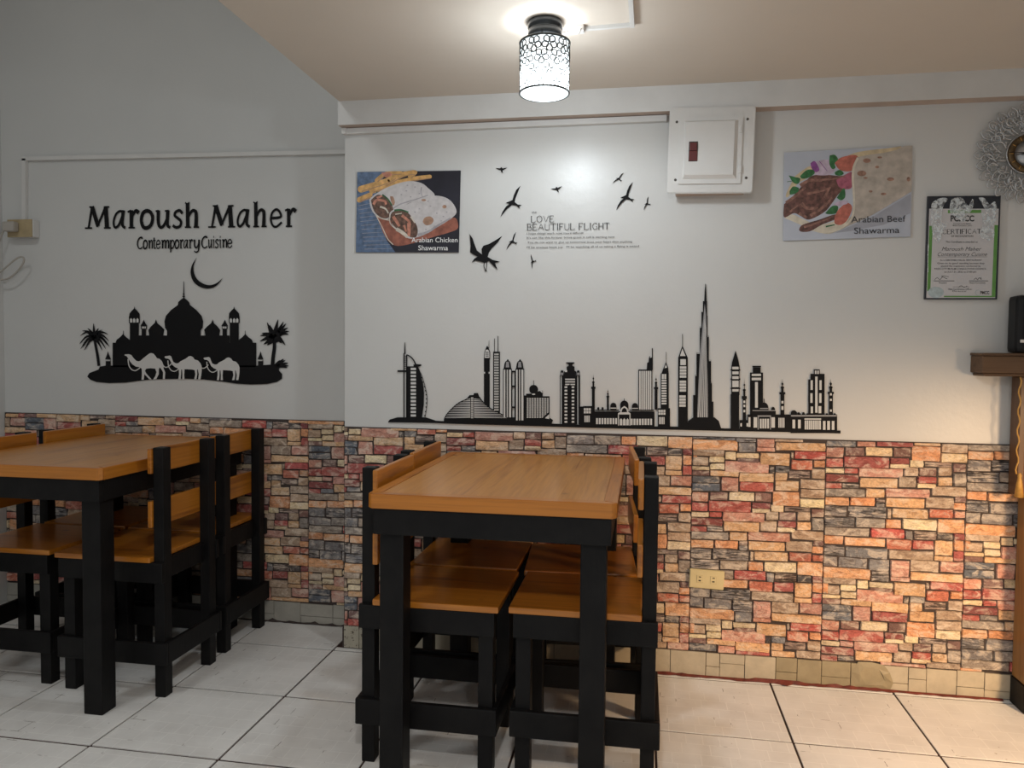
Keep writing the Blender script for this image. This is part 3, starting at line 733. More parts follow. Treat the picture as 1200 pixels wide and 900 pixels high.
for tx, ty in [(1140, 568), (1165, 590), (1168, 606), (1160, 616), (1120, 575), (1150, 575)]: dd.stroke([(1100, 606), ((1100+tx)/2, (606+ty)/2-2), (tx, ty)], 26, 3)
dd.build('shrub', t)
c0 = at_y(240, 322, YL)
t = thing('wall_decal', 'black crescent moon sticker above the mosque silhouette', 'wall sticker', (c0.x, YL, c0.z))
d = Decal(YL, zD, MD)
out = smooth_line([(661, 10), (636, 50), (628, 95), (642, 138), (672, 166), (715, 180), (756, 173), (785, 150), (804, 122)], 4)
inn = smooth_line([(804, 122), (775, 147), (740, 160), (704, 155), (668, 132), (647, 95), (645, 52), (661, 10)], 4)
L = out; R_ = inn[::-1]
for i in range(len(out)-1):
    j0 = i*(len(R_)-1)//(len(out)-1); j1 = (i+1)*(len(R_)-1)//(len(out)-1)
    pts = [out[i], out[i+1], R_[j1]] + ([R_[j0]] if j0 != j1 else []); d.poly(pts)
d.build('crescent', t)

# ---- birds
zF = lambda x, y: at_y(540+x/5, 180+y/5, YB)
GULL = [(52, 472), (68, 495), (83, 538), (95, 568), (125, 592), (122, 560), (132, 540), (165, 530), (200, 510), (242, 483), (217, 520), (182, 555), (166, 577), (158, 605), (185, 622), (230, 634), (200, 640), (216, 682), (190, 657), (165, 630), (140, 640), (110, 632), (85, 627), (64, 638), (80, 615), (100, 604), (75, 592), (55, 578), (58, 540)]
SWIFT = [(350, 188), (336, 222), (321, 262), (316, 284), (335, 299), (357, 301), (342, 310), (348, 324), (325, 305), (300, 301), (270, 326), (233, 371), (245, 340), (265, 310), (285, 295), (264, 288), (285, 280), (303, 272), (310, 245), (325, 213)]
FRONT = [(203, 84), (230, 87), (238, 79), (245, 87), (273, 82), (252, 95), (244, 99), (247, 115), (238, 108), (235, 98), (216, 92)]
birds = [(FRONT, (238, 95), (238, 95), 1.0, 0, 'tiny black bird sticker topmost above the swift near the chicken poster'),
 (SWIFT, (295, 280), (295, 280), 1.0, 0, 'black swift sticker with long narrow wings, upper left of the word LOVE'),
 (FRONT, (238, 95), (563, 210), 1.0, -12, 'tiny faint bird sticker alone at the middle, right above the words'),
 (SWIFT, (295, 280), (923, 144), .42, 14, 'small bird sticker just above the large swift by the electrical panel'),
 (SWIFT, (295, 280), (962, 250), .88, -2, 'large swift sticker with spread wings, right above the word FLIGHT'),
 (SWIFT, (295, 280), (1087, 292), .40, -14, 'small bird sticker nearest the electrical panel, right of the large swift'),
 (SWIFT, (295, 280), (298, 512), .55, -4, 'mid-size swift sticker left of the quotation, above the gull'),
 (GULL, (140, 590), (140, 590), 1.0, 0, 'largest bird sticker, a gull with raised wings and dangling legs'),
 (SWIFT, (295, 280), (417, 632), .40, -38, 'tiny bird sticker lowest of the flock, under the quotation')]
for P, (ox, oy), (tx, ty), s, rot, lab in birds:
    c0 = zF(tx, ty); t = thing('bird_decal', lab, 'wall sticker', (c0.x, YB, c0.z), 'bird stickers on the back wall')
    ca, sa = math.cos(math.radians(rot)), math.sin(math.radians(rot))
    cv = lambda x, y: zF(tx+((x-ox)*ca-(y-oy)*sa)*s, ty+((x-ox)*sa+(y-oy)*ca)*s)
    d = Decal(YB, cv, MD); d.poly(P)
    if P is GULL:
        d.stroke([(140, 632), (136, 660), (147, 688)], 4, 3); d.stroke([(154, 632), (151, 662), (149, 688)], 4, 3); d.stroke([(140, 686), (154, 688)], 4, 3)
    d.build('silhouette', t)

# ---- quotation
SERIF = {'L': ([[(0, 0), (0, 1)], [(0, 0), (.55, 0), (.55, .18)]], .58), 'O': ([[(.38+.38*math.cos(a*.3927), .5+.5*math.sin(a*.3927)) for a in range(17)]], .76),
 'V': ([[(0, 1), (.36, 0), (.72, 1)]], .72), 'E': ([[(0, 0), (0, 1)], [(0, 1), (.52, 1), (.52, .86)], [(0, .5), (.4, .5)], [(0, 0), (.56, 0), (.56, .16)]], .58),
 'B': ([[(0, 0), (0, 1)], [(0, 1), (.4, .97), (.48, .75), (.38, .54), (0, .52)], [(.38, .52), (.56, .4), (.56, .15), (.4, 0), (0, 0)]], .58),
 'A': ([[(0, 0), (.38, 1), (.76, 0)], [(.16, .36), (.6, .36)]], .76), 'U': ([[(0, 1), (0, .25), (.14, .02), (.46, .02), (.6, .25), (.6, 1)]], .62),
 'T': ([[(.34, 0), (.34, 1)], [(0, .84), (0, 1), (.68, 1), (.68, .84)]], .68), 'I': ([[(0.08, 0), (0.08, 1)], [(0, 0), (.16, 0)], [(0, 1), (.16, 1)]], .16),
 'F': ([[(0, 0), (0, 1)], [(0, 1), (.52, 1), (.52, .84)], [(0, .5), (.4, .5)]], .54), 'G': ([[(.68, .86), (.5, .98), (.2, .92), (.02, .5), (.2, .08), (.5, .02), (.68, .14), (.68, .42), (.5, .42)]], .72),
 'H': ([[(0, 0), (0, 1)], [(.6, 0), (.6, 1)], [(0, .5), (.6, .5)]], .62), 'C': ([[(.68, .84), (.5, .98), (.2, .92), (.02, .5), (.2, .08), (.5, .02), (.68, .16)]], .70),
 'R': ([[(0, 0), (0, 1)], [(0, 1), (.42, .96), (.5, .76), (.4, .54), (0, .52)], [(.26, .52), (.62, 0)]], .60)}
def serif_line(root, y, conv_px, text, x0, x1, base0, base1, h, wd, mat, name='word', off=0.0):
    tot = sum(SERIF[c][1]+.22 if c != ' ' else .45 for c in text)-.22; sx = (x1-x0)/tot; u = 0
    d = Decal(y-off, lambda a, b: at_y(*conv_px(x0+a*sx, base0+(base1-base0)*(a/tot)-b*h), y), [mat])
    for c in text:
        if c == ' ': u += .45; continue
        g, w = SERIF[c]
        for st in g:
            pts = [(u+a, b) for a, b in st]; k = wd*(1.5 if len(st) == 2 and abs(st[0][0]-st[1][0]) < .05 else .85)
            d.stroke(pts, k, k, sm=(len(st) > 4))
        for st in g[:1]:
            if len(st) == 2 and st[0][0] == st[1][0]:
                for yy in (.02, .98): d.stroke([(u+st[0][0]-.09, yy), (u+st[0][0]+.11, yy)], .05, .05)
        u += w+.22
    return d.build(name, root)
zP = lambda x, y: (540+x/5, 180+y/5)
c0 = at_y(680, 270, YB)
t = thing('wall_lettering', 'thin black quotation beginning the LOVE BEAUTIFUL FLIGHT, below the birds', 'wall lettering', (c0.x, YB, c0.z))
serif_line(t, YB, zP, 'LOVE', 414, 545, 402, 400, 36, .085, M['ink'])
serif_line(t, YB, zP, 'BEAUTIFUL FLIGHT', 391, 870, 449, 443, 37, .085, M['ink'])
for txt, x0, x1, y0, y1, h in [('the', 416, 444, 350, 349, 12), ('I hope things work now more difficult', 387, 719, 474, 470, 11), ("It's not like this forever brave grave it self is starting now", 387, 902, 499, 493, 11),
        ('You do not want to give up tomorrow trust your heart than anything', 390, 1004, 526, 521, 11), ("I'll be anxious hope joy   I'll be watching all of us taking a flying is award", 387, 1044, 555, 547, 11)]:
    text_mesh(txt, zP(x0, y0), zP(x1, y1), h/5*1.05, YB, 'text_line', M['ink'], t, 0.004, 0.0012)

# ---- skyline sticker
c0 = at_y(720, 500, YB)
SKY = thing('wall_decal', 'long black city skyline sticker of many towers along the top of the stone dado', 'wall sticker', (c0.x, YB, c0.z))
zk2 = lambda x, y: at_y(440+x/6.667, 390+y/6.667, YB)
zk3 = lambda x, y: at_y(600+x/6, 390+y/6, YB)
zk4 = lambda x, y: at_y(770+x/4.617, 320+y/4.617, YB)
def bld(conv, fn, name='tower'):
    d = Decal(YB, conv, MD); fn(d); return d.build(name, SKY)
def rows(d, x0, x1, y0, y1, n, fill=.6, layer=1, mi=1):
    p = (y1-y0)/n
    for i in range(n): d.rect(x0, y0+i*p+p*(1-fill)/2, x1, y0+i*p+p*(1+fill)/2, layer, mi)
def cols(d, x0, x1, y0, y1, n, fill=.6, layer=1, mi=1):
    p = (x1-x0)/n
    for i in range(n): d.rect(x0+i*p+p*(1-fill)/2, y0, x0+i*p+p*(1+fill)/2, y1, layer, mi)
def grid(d, x0, x1, y0, y1, nx, ny, fx=.7, fy=.65):
    p = (y1-y0)/ny
    for i in range(ny): cols(d, x0, x1, y0+i*p+p*(1-fy)/2, y0+i*p+p*(1+fy)/2, nx, fx)
idp = lambda x, y: at_y(x, y, YB)
def f_base(d):
    top = [(455, 494), (457, 491.5), (466, 489), (499, 489), (511, 493), (522, 493.6), (560, 494), (600, 494.5), (690, 498), (760, 499.5), (800, 500), (850, 502), (920, 502.5), (985, 504.5)]
    bot = [(455, 494.9), (457, 494.9), (466, 495), (499, 495.4), (511, 495.8), (522, 496.2), (560, 497.4), (600, 498.5), (690, 501.2), (760, 503), (800, 503.8), (850, 505), (920, 506.3), (985, 508)]
    for i in range(len(top)-1): d.poly([top[i], top[i+1], bot[i+1], bot[i]])
bld(idp, f_base, 'base_strip')
def f_sail(d):
    d.rect(219, 160, 227, 662); d.rect(240, 170, 249, 662)
    for y in range(180, 300, 16): d.rect(227, y, 240, y+4)
    d.poly([(228, 75), (232, 75), (236, 165), (225, 165)]); d.rect(172, 292, 250, 306)
    d.stroke([(246, 172), (275, 188), (300, 216), (318, 256)], 9, 10); d.poly([(296, 250), (320, 244), (358, 247), (358, 258), (335, 266), (300, 264)])
    d.poly([(244, 262), (330, 262), (356, 330), (372, 400), (380, 470), (378, 560), (364, 662), (242, 662)])
    rows(d, 276, 317, 268, 660, 14, .62)
    d.stroke([(332, 270), (362, 335), (388, 420), (403, 500), (401, 580), (388, 658)], 4, 4)
    ptsl = smooth_line([(332, 272), (358, 335), (384, 420), (399, 500), (397, 580), (385, 658)], 5)
    for x, y in ptsl[::2]: d.rect(x-5, y-5, x+5, y+5)
bld(zk2, f_sail, 'sail_tower')
def f_shell(d):
    prof = [(500, 730, 815), (520, 700, 828), (540, 655, 845), (560, 628, 865), (580, 605, 890), (600, 585, 922), (620, 566, 962), (640, 551, 1000), (660, 540, 1030), (675, 535, 1072)]
    d.poly([(720, 506), (735, 487), (765, 486), (770, 471), (800, 470), (814, 506)])
    for (y0, a0, b0), (y1, a1, b1) in zip(prof, prof[1:]): d.poly([(a0, y0), (b0, y0), (b1, y1), (a1, y1)])
    d.rect(535, 674, 1075, 700)
    for i in range(12):
        y = 516+i*13
        a = b = None
        for (y0, a0, b0), (y1, a1, b1) in zip(prof, prof[1:]):
            if y0 <= y <= y1: k = (y-y0)/(y1-y0); a = a0+(a1-a0)*k; b = b0+(b1-b0)*k
        if a is None: continue
        d.poly([(a+8, y+3), (742, y-3), (742, y+4), (a+4, y+6)], 1, 1); d.poly([(770, y-3), (b-8, y+3), (b-2, y+6), (770, y+4)], 1, 1)
    for i in range(14): d.rect(747, 504+i*12, 765, 511+i*12, 1, 1)
bld(zk2, f_shell, 'shell_hall')
def f_t1(d):
    d.rect(848, 204, 893, 585); d.poly([(847, 206), (851, 150), (866, 112), (873, 102), (882, 112), (896, 150), (896, 206)]); d.poly([(886, 60), (888, 60), (889, 120), (885, 120)])
    d.poly([(853, 196), (856, 152), (864, 132), (882, 132), (890, 152), (891, 196)], 1, 1)
    for y in (150, 164, 178): d.rect(860, y, 885, y+6, 2, 0)
    d.rect(848, 305, 857, 319, 1, 1); d.rect(885, 305, 893, 319, 1, 1)
bld(zk2, f_t1)
def f_t2(d):
    d.rect(920, 147, 973, 630); d.rect(928, 45, 932, 150); d.rect(955, 25, 960, 150); grid(d, 928, 964, 158, 612, 3, 22)
bld(zk2, f_t2)
def f_twin(d):
    for s in (0, 96):
        d.rect(997+s, 280, 1066+s, 672+s*.25); d.poly([(1002+s, 282), (1008+s, 240), (1016+s, 224), (1026+s, 218), (1030+s, 208), (1038+s, 208), (1042+s, 218), (1050+s, 224), (1056+s, 240), (1062+s, 282)])
        d.poly([(1018+s, 270), (1022+s, 226), (1042+s, 226), (1046+s, 270)], 1, 2)
        for a, b in ((1003, 1015), (1026, 1034), (1044, 1060)): d.rect(a+s, 288, b+s, 660+s*.25, 1, 1)
    for y in (296, 412, 575): d.rect(1062, y, 1096, y+13)
    d.rect(1066, 309, 1070, 675); d.rect(1086, 309, 1092, 675)
    d.rect(1030, 660, 1165, 700)
bld(zk2, f_twin, 'twin_tower')
def f_round(d):
    d.rect(92, 446, 264, 602); d.poly([(88, 598), (270, 600), (289, 614), (275, 646), (84, 646)]); d.rect(84, 440, 102, 640)
    d.poly([(98, 446), (100, 428), (216, 428), (216, 446)]); d.poly([(160, 430), (176, 412), (216, 406), (218, 430)]); d.disc(152, 397, 31, 31); d.rect(150, 335, 154, 370)
    d.poly([(196, 408), (214, 408), (214, 424)], 1, 1); d.disc(152, 432, 12, 5, layer=1, mi=1)
    grid(d, 102, 260, 456, 600, 9, 12, .72, .6)
    d.poly([(264, 552), (212, 600), (264, 604)], 2, 0); d.poly([(262, 572), (262, 606), (232, 600)], 3, 1)
bld(zk3, f_round, 'round_top_block')
def f_c(d):
    d.rect(365, 300, 452, 650); d.poly([(362, 312), (366, 272), (384, 266), (384, 238), (398, 232), (398, 222), (378, 212), (384, 207), (436, 207), (442, 212), (424, 222), (424, 232), (440, 238), (440, 266), (452, 272), (452, 312)])
    for a, b in ((336, 341), (350, 366), (450, 459), (467, 479)): d.rect(a, 300, b, 644)
    for a in (338, 452): d.poly([(a+1, 302), (a+2, 276), (a+8, 264), (a+20, 264), (a+25, 276), (a+26, 302)]); d.rect(a+5, 280, a+22, 298, 1, 2)
    d.rect(388, 262, 372, 276, 1, 1)
    rows(d, 374, 443, 318, 372, 3, .5); rows(d, 370, 389, 370, 638, 11, .52); rows(d, 420, 438, 370, 638, 11, .52)
    d.poly([(401, 380), (408, 352), (415, 380)], 2, 0); d.rect(398, 366, 412, 640, 2, 0)
bld(zk3, f_c)
def minaret(d, cx, tip, base, w):
    h = base-tip
    d.rect(cx-w*.5, tip+h*.42, cx+w*.5, base); d.rect(cx-w*.75, tip+h*.36, cx+w*.75, tip+h*.42); d.rect(cx-w*.3, tip+h*.22, cx+w*.3, tip+h*.37)
    d.disc(cx, tip+h*.24, w*.45, w*.35); d.disc(cx, tip+h*.14, w*.25, w*.35); d.poly([(cx-w*.12, tip+h*.25), (cx, tip), (cx+w*.12, tip+h*.25)])
def f_mosque(d):
    d.rect(578, 552, 1002, 665); d.rect(472, 518, 582, 660); d.rect(500, 515, 582, 522)
    d.rect(584, 540, 752, 548); d.rect(828, 540, 1000, 548)
    for cx in (607, 637, 942, 972): d.disc(cx, 532, 8, 10)
    for cx, cy, r in ((713, 516, 22), (790, 508, 29), (865, 518, 22)): d.disc(cx, cy, r, r*1.1, -15, 195); d.rect(cx-r, cy, cx+r, cy+30)
    d.rect(787, 462, 791, 482)
    d.rect(692, 526, 734, 533, 1, 1); d.rect(846, 528, 886, 534, 1, 1)
    cols(d, 588, 742, 600, 642, 8, .68); cols(d, 832, 988, 604, 648, 8, .68)
    d.poly([(745, 652), (745, 566), (762, 556), (768, 530), (790, 514), (812, 530), (818, 556), (833, 566), (833, 652)], 1, 1)
    d.poly([(752, 652), (752, 574), (826, 574), (826, 652)], 2, 0); d.poly([(770, 558), (776, 536), (790, 526), (804, 536), (810, 558)], 2, 0)
    for a, b in ((758, 776), (780, 800), (804, 821)): d.poly([(a, 650), (a, 612), ((a+b)/2, 600), (b, 612), (b, 650)], 3, 1)
    grid(d, 504, 556, 528, 568, 3, 2, .84, .84); cols(d, 508, 548, 582, 628, 4, .7)
    d.rect(1025, 530, 1111, 672); grid(d, 1028, 1080, 540, 578, 3, 2, .84, .84); cols(d, 1032, 1074, 592, 642, 4, .7)
bld(zk3, f_mosque, 'mosque')
bld(zk3, lambda d: minaret(d, 572, 285, 545, 20), 'minaret')
bld(zk3, lambda d: minaret(d, 674, 390, 540, 14), 'minaret')
bld(zk3, lambda d: minaret(d, 1013, 292, 540, 20), 'minaret')
bld(zk3, lambda d: minaret(d, 906, 390, 545, 12), 'minaret')
def f_str(d):
    d.rect(888, 258, 986, 545); d.poly([(947, 262), (950, 212), (960, 205), (962, 180), (968, 160), (972, 178), (984, 172), (983, 108), (990, 108), (990, 262)]); cols(d, 892, 982, 268, 540, 6, .72)
bld(zk3, f_str)
def f_d(d):
    d.rect(1046, 285, 1102, 545); d.poly([(1050, 288), (1062, 255), (1082, 205), (1098, 240), (1102, 288)]); d.rect(1082, 135, 1085, 215); d.poly([(1072, 250), (1082, 222), (1090, 244)], 1, 1)
    cols(d, 1052, 1086, 290, 326, 2, .8); rows(d, 1052, 1086, 328, 506, 10, .66); d.rect(1056, 510, 1080, 530, 1, 0)
bld(zk3, f_d)
def f_e(d):
    d.rect(114, 455, 166, 838); d.poly([(114, 458), (137, 392), (166, 458)]); d.rect(136, 330, 139, 400); d.poly([(124, 449), (137, 408), (154, 449)], 1, 1)
    d.rect(126, 466, 156, 498, 1, 1); rows(d, 123, 158, 503, 568, 4, .8); rows(d, 122, 157, 580, 643, 4, .8); rows(d, 120, 155, 660, 725, 4, .8)
bld(zk4, f_e)
def f_spire(d):
    P = [(195, 782), (195, 660), (206, 660), (206, 550), (213, 550), (213, 430), (231, 430), (231, 290), (240, 290), (240, 210), (248, 210), (248, 155), (255, 150), (257, 100), (261, 58), (264, 58), (266, 100), (268, 155), (269, 230), (272, 230), (272, 340), (280, 340), (280, 470), (292, 470), (292, 590), (297, 590), (297, 695), (305, 695), (305, 782)]
    for a, b, y in [(195, 207, 660), (206, 214, 550), (213, 232, 430), (231, 241, 290), (240, 249, 210), (248, 258, 152)]: d.rect(a, y, b+12, 782)
    for a, b, y in [(266, 269, 155), (266, 272, 230), (266, 280, 340), (266, 292, 470), (266, 297, 590), (266, 305, 695)]: d.rect(a, y, b, 782)
    d.poly([(255, 152), (257, 100), (261, 58), (264, 58), (266, 100), (268, 156)]); d.rect(250, 156, 270, 782)
    d.poly([(217, 780), (224, 600), (232, 440), (245, 296), (258, 165), (265, 235), (270, 480), (274, 600), (276, 780)], 1, 2)
    for i in range(5):
        x0 = 222+i*11; x1 = 256+i*2
        d.poly([(x0, 780), (x0+4, 780), (x1+1.5, 250+10*i), (x1, 250+10*i)], 2, 1)
        d.poly([(x0+5.5, 780), (x0+8, 780), (x1+2.6, 300+10*i), (x1+1.8, 300+10*i)], 2, 0)
    for a, b, y in [(213, 232, 433), (280, 292, 473), (272, 280, 343), (231, 240, 293), (206, 214, 553), (292, 298, 593)]: d.rect(a+1, y-1, b-1, y+3, 1, 1)
    d.poly([(160, 845), (168, 800), (196, 780), (310, 780), (334, 800), (348, 845)], 1, 0)
bld(zk4, f_spire, 'spire_tower')
def f_g(d):
    d.rect(398, 655, 444, 845); d.rect(402, 500, 446, 660); d.poly([(403, 503), (406, 480), (412, 462), (418, 440), (425, 419), (431, 440), (437, 462), (442, 480), (445, 503)])
    for y in (520, 570, 620): d.rect(398, y, 450, y+8)
    for a, b in ((507, 521), (532, 548), (558, 573), (582, 617), (628, 641)): d.rect(407, a, 441, b, 1, 1)
bld(zk4, f_g)
def f_h(d):
    minaret(d, 472, 568, 838, 18)
    for y in (690, 712, 740): d.rect(467, y, 477, y+13, 1, 1)
    d.rect(446, 795, 496, 850); d.rect(450, 812, 459, 830, 1, 1); d.rect(484, 812, 493, 830, 1, 1)
bld(zk4, f_h, 'minaret')
def f_i(d):
    d.rect(503, 538, 573, 770); d.rect(518, 510, 560, 542); d.rect(516, 502, 562, 509); d.rect(512, 545, 562, 557, 1, 1); d.rect(512, 566, 562, 580, 1, 1); d.rect(530, 590, 545, 728, 1, 1)
bld(zk4, f_i)
def f_j(d):
    d.rect(489, 765, 722, 856); d.rect(514, 745, 642, 770); d.disc(578, 728, 24, 28, -20, 200); d.rect(553, 728, 603, 748); d.rect(577, 680, 581, 705); d.disc(628, 742, 11, 18); d.rect(648, 768, 702, 850)
    d.rect(516, 742, 640, 746, 1, 2); d.rect(556, 730, 602, 735, 1, 2)
    d.rect(544, 770, 616, 846, 1, 2); d.rect(550, 777, 611, 846, 2, 0); cols(d, 554, 607, 788, 840, 4, .72, 3)
    d.rect(494, 780, 505, 832, 1, 1); d.rect(522, 780, 541, 836, 1, 1); d.rect(618, 780, 637, 836, 1, 1); cols(d, 655, 690, 783, 836, 4, .7)
bld(zk4, f_j, 'mosque')
def f_k(d):
    minaret(d, 678, 572, 772, 21); d.rect(672, 692, 684, 706, 1, 1); d.rect(672, 720, 684, 740, 1, 1)
bld(zk4, f_k, 'minaret')
def f_m(d):
    d.rect(818, 575, 906, 775); d.rect(830, 545, 906, 578); d.rect(848, 521, 880, 548); d.rect(853, 527, 862, 546, 1, 1); d.rect(866, 527, 875, 546, 1, 1)
    for a, b, y0, y1 in [(830, 842, 580, 632), (829, 841, 650, 702), (855, 868, 560, 755), (878, 890, 580, 632), (877, 889, 650, 702), (873, 888, 720, 758), (831, 843, 722, 758)]: d.rect(a, y0, b, y1, 1, 1)
bld(zk4, f_m)
def f_n(d):
    d.rect(722, 765, 974, 866); d.disc(740, 760, 17, 18); d.disc(766, 764, 8, 12); d.disc(792, 764, 8, 12); d.rect(724, 768, 972, 776, 1, 2)
    for k in range(12): d.disc(730+k*21, 764, 6, 6)
    for a, b, y0, y1 in [(732, 747, 793, 840), (762, 777, 793, 840), (897, 911, 800, 848), (920, 935, 800, 848), (945, 959, 800, 848)]: d.rect(a, y0, b, y1, 1, 1)
    d.rect(797, 786, 887, 793, 1, 1); cols(d, 797, 887, 797, 846, 8, .78)
bld(zk4, f_n, 'long_hall')
def f_o(d):
    minaret(d, 940, 572, 768, 22)
    for y in (650, 680, 738): d.rect(935, y, 945, y+12, 1, 1)
bld(zk4, f_o, 'minaret')

# ================================================================== CEILING LAMP AND CONDUITS
lx, ly = LAMP.x, LAMP.y
t = thing('ceiling_lamp', 'lit white drum ceiling lamp with black floral lattice shade and dark metal base', 'lamp', (lx, ly, ZC))
b = bmesh.new(); add_lathe(b, [(.030, -.001), (.0495, -.001), (.0505, -.004), (.0505, -.020), (.047, -.023), (.047, -.026), (.0505, -.029), (.0505, -.046), (.046, -.050), (.012, -.050)], (lx, ly, ZC), 48)
obj('base', b, M['blackmetal'], t)
zt, zb, rs = 2.108, 1.962, 0.0715
b = bmesh.new(); add_lathe(b, [(rs, zt), (rs, zb+.003), (rs-.003, zb), (0.001, zb)], (lx, ly, 0), 48, cap=False); obj('shade', b, M['shade'], t)
b = bmesh.new()
for z, r in ((zt, .0036), (zb+.002, .0026)):
    add_tube(b, [(lx+(rs+.001)*math.cos(a*math.pi/24), ly+(rs+.001)*math.sin(a*math.pi/24), z) for a in range(48)], r, 6, close=True); obj('shade_rim', b, M['lattice'], t); b = bmesh.new()
for k in range(3):
    a = 2*math.pi*k/3+.5; add_tube(b, [(lx+.044*math.cos(a), ly+.044*math.sin(a), zt+.020), (lx+rs*math.cos(a), ly+rs*math.sin(a), zt)], .002, 6)
obj('shade_bracket', b, M['lattice'], t)
b = bmesh.new(); rl = rs+.0012; NF = 10
def on_drum(a, z): return (lx+rl*math.cos(a), ly+rl*math.sin(a), z)
for row in range(4):
    zc = zt-.025-row*.036; sc = [1, .95, .9, .9][row]
    for k in range(NF):
        a0 = 2*math.pi*(k+(.5 if row % 2 else 0))/NF
        for p in range(5):
            th = math.radians(-90+72*p); L, wd = .0232*sc, .0086*sc; loop = []
            for i in range(12):
                u = 2*math.pi*i/12; r_ = L*.57+L*.41*math.cos(u); q_ = wd*math.sin(u)
                dx = r_*math.cos(th)-q_*math.sin(th); dz = r_*math.sin(th)+q_*math.cos(th)
                loop.append(on_drum(a0+dx/rl, min(zt, max(zb, zc+dz))))
            add_tube(b, loop, [.0021, .0016, .0010, .0008][row], 4, close=True)
obj('shade_lattice', b, M['lattice'], t)

def strip(name, pts, w, d, mat, parent, axis):
    """flat trunking along a polyline lying on a surface; axis = outward normal"""
    bm = bmesh.new(); n = Vector(axis)
    for p, q in zip(pts, pts[1:]):
        p, q = Vector(p), Vector(q); u = (q-p).normalized(); s = u.cross(n).normalized()*w/2
        vs = [bm.verts.new(c) for c in (p-s, q-s, q+s, p+s)]+[bm.verts.new(c+n*d) for c in (p-s*.86, q-s*.86, q+s*.86, p+s*.86)]
        for f in ((3, 2, 1, 0), (4, 5, 6, 7), (0, 1, 5, 4), (1, 2, 6, 5), (2, 3, 7, 6), (3, 0, 4, 7)): bm.faces.new([vs[i] for i in f])
    bmesh.ops.recalc_face_normals(bm, faces=bm.faces); return obj(name, bm, mat, parent)
J = at_z(677, 31, ZC)
t = thing('cable_trunking', 'white cable trunking on the ceiling running from the lamp, with a square corner', 'cable trunking', (J.x, J.y, ZC))
A, B_, C_ = at_z(684, 32, ZC), at_z(741, 27, ZC), at_z(735.5, -60, ZC)
strip('trunking_run', [A, B_], .013, .010, M['whiteplastic'], t, (0, 0, -1)); strip('trunking_run', [B_+Vector((0, .006, 0)), C_], .015, .012, M['whiteplastic'], t, (0, 0, -1))
b = box(J.x-.024, J.x+.020, J.y-.014, J.y+.014, ZC-.018, ZC-.0002, .003); obj('junction_block', b, M['whiteplastic'], t)
b = bmesh.new(); add_tube(b, [(J.x-.024, J.y, ZC-.012), (J.x-.045, J.y-.004, ZC-.016), (lx+.049, ly, ZC-.012)], .0016, 6)
add_tube(b, [(J.x+.012, J.y-.014, ZC-.012), (J.x+.008, J.y-.022, ZC-.028), (J.x+.004, J.y-.02, ZC-.032)], .0012, 5); obj('wire', b, M['cable'], t)

p0, p1 = at_y(403, 153.5, YB), at_y(783, 144.5, YB)
t = thing('cable_trunking', 'long white cable trunking under the beam, ending at the electrical panel', 'cable trunking', (p1.x, YB, p1.z))
strip('trunking_run', [(XJ+.002, YB+.003, 2.066), (0.072, YB+.003, 2.066)], .025, .017, M['trimwhite'], t, (0, -1, 0))
b = box(XJ-.006, XJ+.012, YB-.020, YB+.0, 2.0535, 2.0785, .003); obj('end_cap', b, M['trimwhite'], t)

p0, p1 = at_y(30, 186.5, YL), at_y(403, 179, YL); pv = at_y(31.5, 257, YL)
t = thing('cable_trunking', 'white cable trunking on the recessed left wall, turning down to the wall socket', 'cable trunking', (p0.x, YL, p0.z))
strip('trunking_run', [(p0.x-.010, YL+.003, p0.z), (XJ-.004, YL+.003, p1.z)], .020, .015, M['whiteplastic'], t, (0, -1, 0))
strip('trunking_run', [(p0.x, YL+.003, p0.z), (p0.x-.006, YL+.003, 1.786)], .022, .015, M['whiteplastic'], t, (0, -1, 0))

# ================================================================== ELECTRICAL PANEL
YP = 2.838
zG = lambda x, y, yy=YP: at_y(770+x/6.923, 110+y/6.923, yy)
c0 = zG(440, 460); tl, br = zG(98, 118), zG(783, 797)
t = thing('electrical_panel', 'square white electrical panel with a dark red breaker, on the wall under the beam', 'electrical panel', (c0.x, YB, c0.z))
def rounded(bm, x0, x1, z0, z1, y0, y1, r, n=5):
    pts = []
    for cx, cz, a0 in ((x1-r, z1-r, 0), (x0+r, z1-r, 90), (x0+r, z0+r, 180), (x1-r, z0+r, 270)):
        for i in range(n+1):
            a = math.radians(a0+90*i/n); pts.append((cx+r*math.cos(a), cz+r*math.sin(a)))
    f = [bm.verts.new((x, y0, z)) for x, z in pts]; k = [bm.verts.new((x, y1, z)) for x, z in pts]; m = len(pts)
    bm.faces.new(f); bm.faces.new(k[::-1])
    for i in range(m): bm.faces.new((f[(i+1) % m], f[i], k[i], k[(i+1) % m]))
    bmesh.ops.recalc_face_normals(bm, faces=bm.faces)
def tiltpanel(bm, ang=-0.018):
    bmesh.ops.rotate(bm, verts=bm.verts, cent=c0, matrix=Matrix.Rotation(-ang, 3, 'Y')); return bm
x0, x1, z0, z1 = tl.x, br.x, br.z, tl.z
b = bmesh.new(); rounded(b, x0, x1, z0, z1, YP, YP+.007, .011); bmesh.ops.bevel(b, geom=[e for e in b.edges if all(abs(v.co.y-YP) < 1e-5 for v in e.verts)], offset=.003, segments=2, affect='EDGES')
obj('cover_plate', tiltpanel(b), M['whiteplastic'], t)
add = box(x0+.030, x1-.028, YP+.007, YB+.004, z0+.004, 2.077, .002); obj('back_box', add, M['soffit'], t)
d0, d1 = zG(182, 200), zG(680, 725)
b = bmesh.new(); rounded(b, d0.x, d1.x, d1.z, d0.z, YP-.006, YP-.0002, .003, 2); obj('door', tiltpanel(b), M['whiteplastic'], t)
door = bpy.data.objects[t.children[-1].name]
r0, r1 = zG(218, 228), zG(645, 688)
b = bmesh.new(); e = .013
